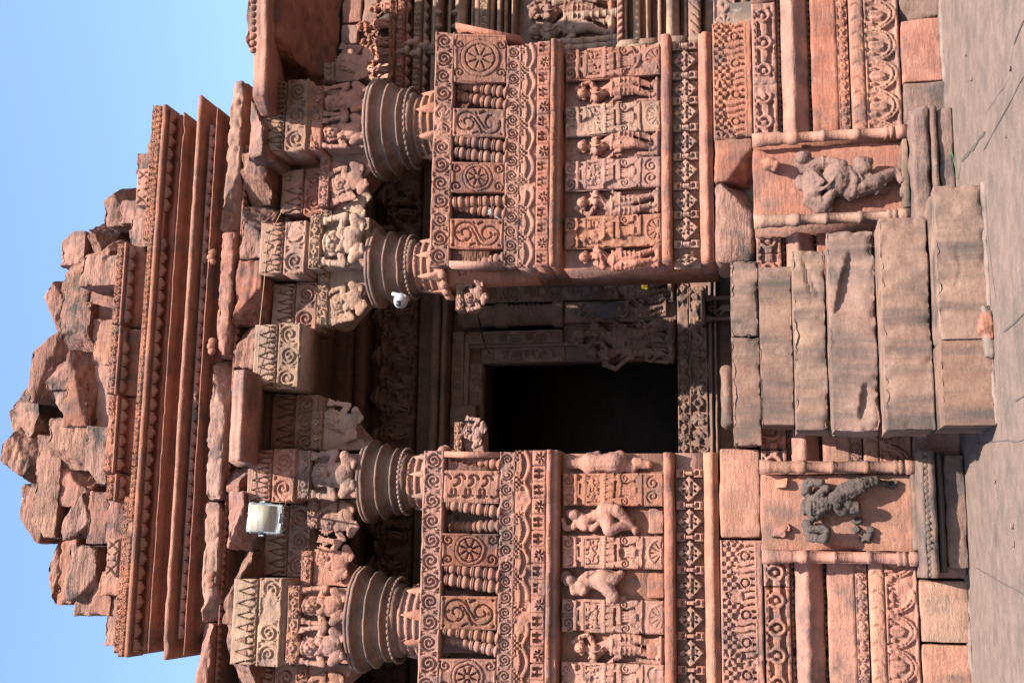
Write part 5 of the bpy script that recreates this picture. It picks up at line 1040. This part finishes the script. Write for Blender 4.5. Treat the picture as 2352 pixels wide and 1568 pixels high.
# ---------------------------------------------------------------- lamp, camera, wires and small things
MORT = stone('old_mortar', (.135, .095, .075), (.09, .062, .05), pat=.8)
for a, b, y_, lab in ((-1.5, -.06, -.275, 'crumbling mortar line along the foot of the left plinth'), (3.14, 5.5, -.42, 'crumbling mortar line along the foot of the right plinth'), (.80, 2.24, -1.725, 'patchy pale mortar line along the foot of the lowest step')):
    mb = MB(); extr(mb, [(y_+.02, -.01), (y_-.022, -.01), (y_-.012, .010), (y_+.02, .022)], a, b, .02, .014, int(a*10)+50); solid('mortar_line', mb, MORT, lab, 'mortar')
mb = MB(); p = atz(2272, 752, 0.0); sblock(mb, p[0]-.10, p[0]+.07, -1.79, -1.70, .0, .075, .012, .012, .02, 77, 12, [((-1, -.5, 1), .05)]); solid('wedge_stone', mb, PINK, 'small reddish stone wedged under the chipped foot of the lowest step', 'stone')
mb = MB(); sblock(mb, p[0]-.20, p[0]+.12, -1.765, -1.70, .0, .055, .014, .014, .02, 78, 12); solid('mortar_patch', mb, MORT, 'crumbly pale mortar patch packed round the wedged stone', 'mortar')
rnd = random.Random(4)
for k in range(9):
    q_ = atz(rnd.uniform(2200, 2340), rnd.uniform(30, 1500), 0); r_ = rnd.uniform(.008, .018); mb = MB(); sblock(mb, q_[0]-r_, q_[0]+r_, q_[1]-r_, q_[1]+r_, 0, r_*1.1, .008, .004, .006, k, 40); solid('stone_chip', mb, PAVE, 'tiny stone chip lying on the paving', 'stone chip', 'stone chips on the paving')
WHITE = plain('white_plastic', (.235, .235, .23), .4); LENS = plain('dark_glass', (.01, .01, .012), .08); WIRE_R = plain('red_wire', (.16, .022, .018), .5); WIRE_Y = plain('yellow_wire', (.17, .095, .035), .5); STEEL = plain('lamp_steel', (.15, .165, .18), .35, .3)
LED = bpy.data.materials.new('led_grid'); LED.use_nodes = True; q = LED.node_tree; b = q.nodes['Principled BSDF']; tc = q.nodes.new('ShaderNodeTexCoord'); vo = q.nodes.new('ShaderNodeTexVoronoi'); vo.inputs['Scale'].default_value = 95; vo.inputs['Randomness'].default_value = 0.0
rp = q.nodes.new('ShaderNodeValToRGB'); rp.color_ramp.elements[0].position = .25; rp.color_ramp.elements[0].color = (.165, .13, .065, 1); rp.color_ramp.elements[1].position = .5; rp.color_ramp.elements[1].color = (.235, .22, .185, 1)
q.links.new(tc.outputs['Object'], vo.inputs['Vector']); q.links.new(vo.outputs['Distance'], rp.inputs[0]); q.links.new(rp.outputs[0], b.inputs['Base Color']); b.inputs['Roughness'].default_value = .25
lc = at(609, 1190, -.22); fl = thing('floodlight', 'white square LED floodlight hanging from the beam left of the doorway', 'floodlight', lc)
def tilted(mb, c=lc): 
    R = np.array(Matrix.Rotation(math.radians(13), 3, 'X') @ Matrix.Rotation(math.radians(3), 3, 'Y')); return mb.xf(lambda V: (V-c)@R.T+c)
W2, H2 = .122, .142
mb = MB(); sblock(mb, lc[0]-W2, lc[0]+W2, lc[1], lc[1]+.045, lc[2]-H2, lc[2]+H2, .03, 0, .022, 1); part('casing', tilted(mb), STEEL, fl)
mb = MB(); sblock(mb, lc[0]-W2+.011, lc[0]+W2-.011, lc[1]-.007, lc[1]+.02, lc[2]-H2+.011, lc[2]+H2-.011, .03, 0, .010, 2); part('front_frame', tilted(mb), WHITE, fl)
mb = MB(); box(mb, lc[0]-W2+.022, lc[0]+W2-.022, lc[1]-.010, lc[1], lc[2]-H2+.062, lc[2]+H2-.026); part('led_panel', tilted(mb), LED, fl)
mb = MB(); box(mb, lc[0]-.03, lc[0]+.05, lc[1]-.0095, lc[1], lc[2]-H2+.026, lc[2]-H2+.036); part('printed_mark', tilted(mb), plain('grey_print', (.25, .25, .26), .5), fl)
for sx in (-1, 1):
    mb = MB(); tube(mb, [(lc[0]+sx*(W2+.008), lc[1]+.03, lc[2]+.02), (lc[0]+sx*(W2+.008), lc[1]+.10, lc[2]+.09), (lc[0]+sx*(W2-.02), lc[1]+.34, lc[2]+.12)], .008, 6)
    part('mounting_bracket', mb, STEEL, fl)
for i in range(16):
    s = i//4; f = (i % 4+.5)/4*2-1; p = [(f*W2, H2), (f*W2, -H2), (W2, f*H2), (-W2, f*H2)][s]; mb = MB(); _ell(mb, (lc[0]+p[0]*.97, lc[1]-.002, lc[2]+p[1]*.97), (.005, .004, .005), 8, 5); part('screw', tilted(mb), STEEL, fl)
cc = at(922, 676, .02); cv = thing('security_camera', 'small white ball shaped security camera fixed under the right doorway pillar', 'camera', cc)
mb = MB(); lathe(mb, [(.0, .035), (.05, .035), (.056, .02), (.052, .005), (.04, 0)], (0, 0, 0), 24); ax = np.array(Matrix.Rotation(math.radians(98), 3, 'Y')@Matrix.Rotation(math.radians(10), 3, 'X'))
mb = MB(); sblock(mb, -.068, .068, -.06, .06, .0, .036, .02, 0, .016, 1); Rm = np.array(Matrix.Rotation(math.radians(-75), 3, 'Y')); mb.xf(lambda V: V@Rm.T+cc); part('mount', mb, WHITE, cv)
cb = cc+np.array([-.058, -.024, -.005]); mb = MB(); _ell(mb, cb, (.064, .062, .058), 24, 16); part('ball_housing', mb, WHITE, cv)
mb = MB(); _ell(mb, cb+np.array([-.024, -.032, .0]), (.044, .042, .043), 20, 12); part('turret', mb, WHITE, cv)
mb = MB(); box(mb, cb[0]-.056, cb[0]-.014, cb[1]-.076, cb[1]-.06, cb[2]-.022, cb[2]+.014); part('lens_window', mb, LENS, cv)
def wire(label, pts, r, mat, name='wire'):
    mb = MB(); tube(mb, pts, r, 6); return solid(name, mb, mat, label, 'wire')
def catenary(keys, n=14):
    P = [at(x, y, Y) for x, y, Y in keys]; out = []
    for p, q_ in zip(P[:-1], P[1:]):
        for k in range(n): out.append(p+(q_-p)*k/n)
    out.append(P[-1]); A = np.array(out); K = np.ones(9)/9
    return np.stack([np.convolve(np.pad(A[:, i], 4, mode='edge'), K, 'valid') for i in range(3)], 1)
wire('pale yellow cable sagging in front of the recessed beam beside the pale beam block', catenary([(655, 470, .02), (614, 550, -.01), (608, 640, .05), (597, 742, .05), (592, 842, .08), (588, 900, .1)]), .0036, WIRE_Y)
wire('red wire looping from the shaded beam across the pink beam block to the floodlight', catenary([(588, 905, .1), (585, 1005, .15), (610, 1040, .03), (655, 1100, .02), (660, 1150, -.0), (640, 1190, -.1), (660, 1205, .0), (700, 1190, .2)]), .0030, WIRE_R)
wire('thin cable running along the beams above the left pillars', catenary([(585, 1010, .02), (580, 1100, .02), (572, 1160, .0)]), .004, WIRE_Y)
wire('thin black cable hanging down from the right bracket to the door frame', catenary([(1090, 690, .6), (1100, 730, 1.6), (1112, 790, 1.85), (1125, 812, 1.9)]), .006, LENS)
fx = at(1482, 660, .55); mb = MB()
for i in range(7): _ell(mb, (fx[0]+.012*math.sin(i*2.4), fx[1]-.01+.008*math.cos(i*1.7), fx[2]+.018*math.cos(i*2.1)), (.012, .012, .012), 8, 6)
solid('marigold', mb, plain('marigold_yellow', (.75, .50, .03), .7), 'yellow marigold stuck to the inner face of the right parapet', 'flower')
p = at(1127, 487, -.18); mb = MB(); tube(mb, [(p[0]+.03*math.sin(i*1.3), p[1]-.012, p[2]+.018*math.cos(i*2.2)) for i in range(9)], .0045, 6); tube(mb, [(p[0], p[1], p[2]), (p[0]-.05, p[1]+.02, p[2]-.06), (p[0]-.055, p[1]+.05, p[2]-.12)], .004, 5)
solid('tied_string', mb, plain('white_cloth', (.25, .25, .24), .9), 'white string knotted round a baluster of the right parapet', 'string')
q0 = atz(2180, 325, .02); q1 = atz(2200, 410, .006); mb = MB(); tube(mb, curve3([q0, (q0+q1)/2+np.array([0, -.03, .004]), q1], 14), .0028, 6); solid('green_thread', mb, plain('green_thread', (.03, .10, .045), .7), 'bright green thread lying on the paving beside the right niche', 'thread')
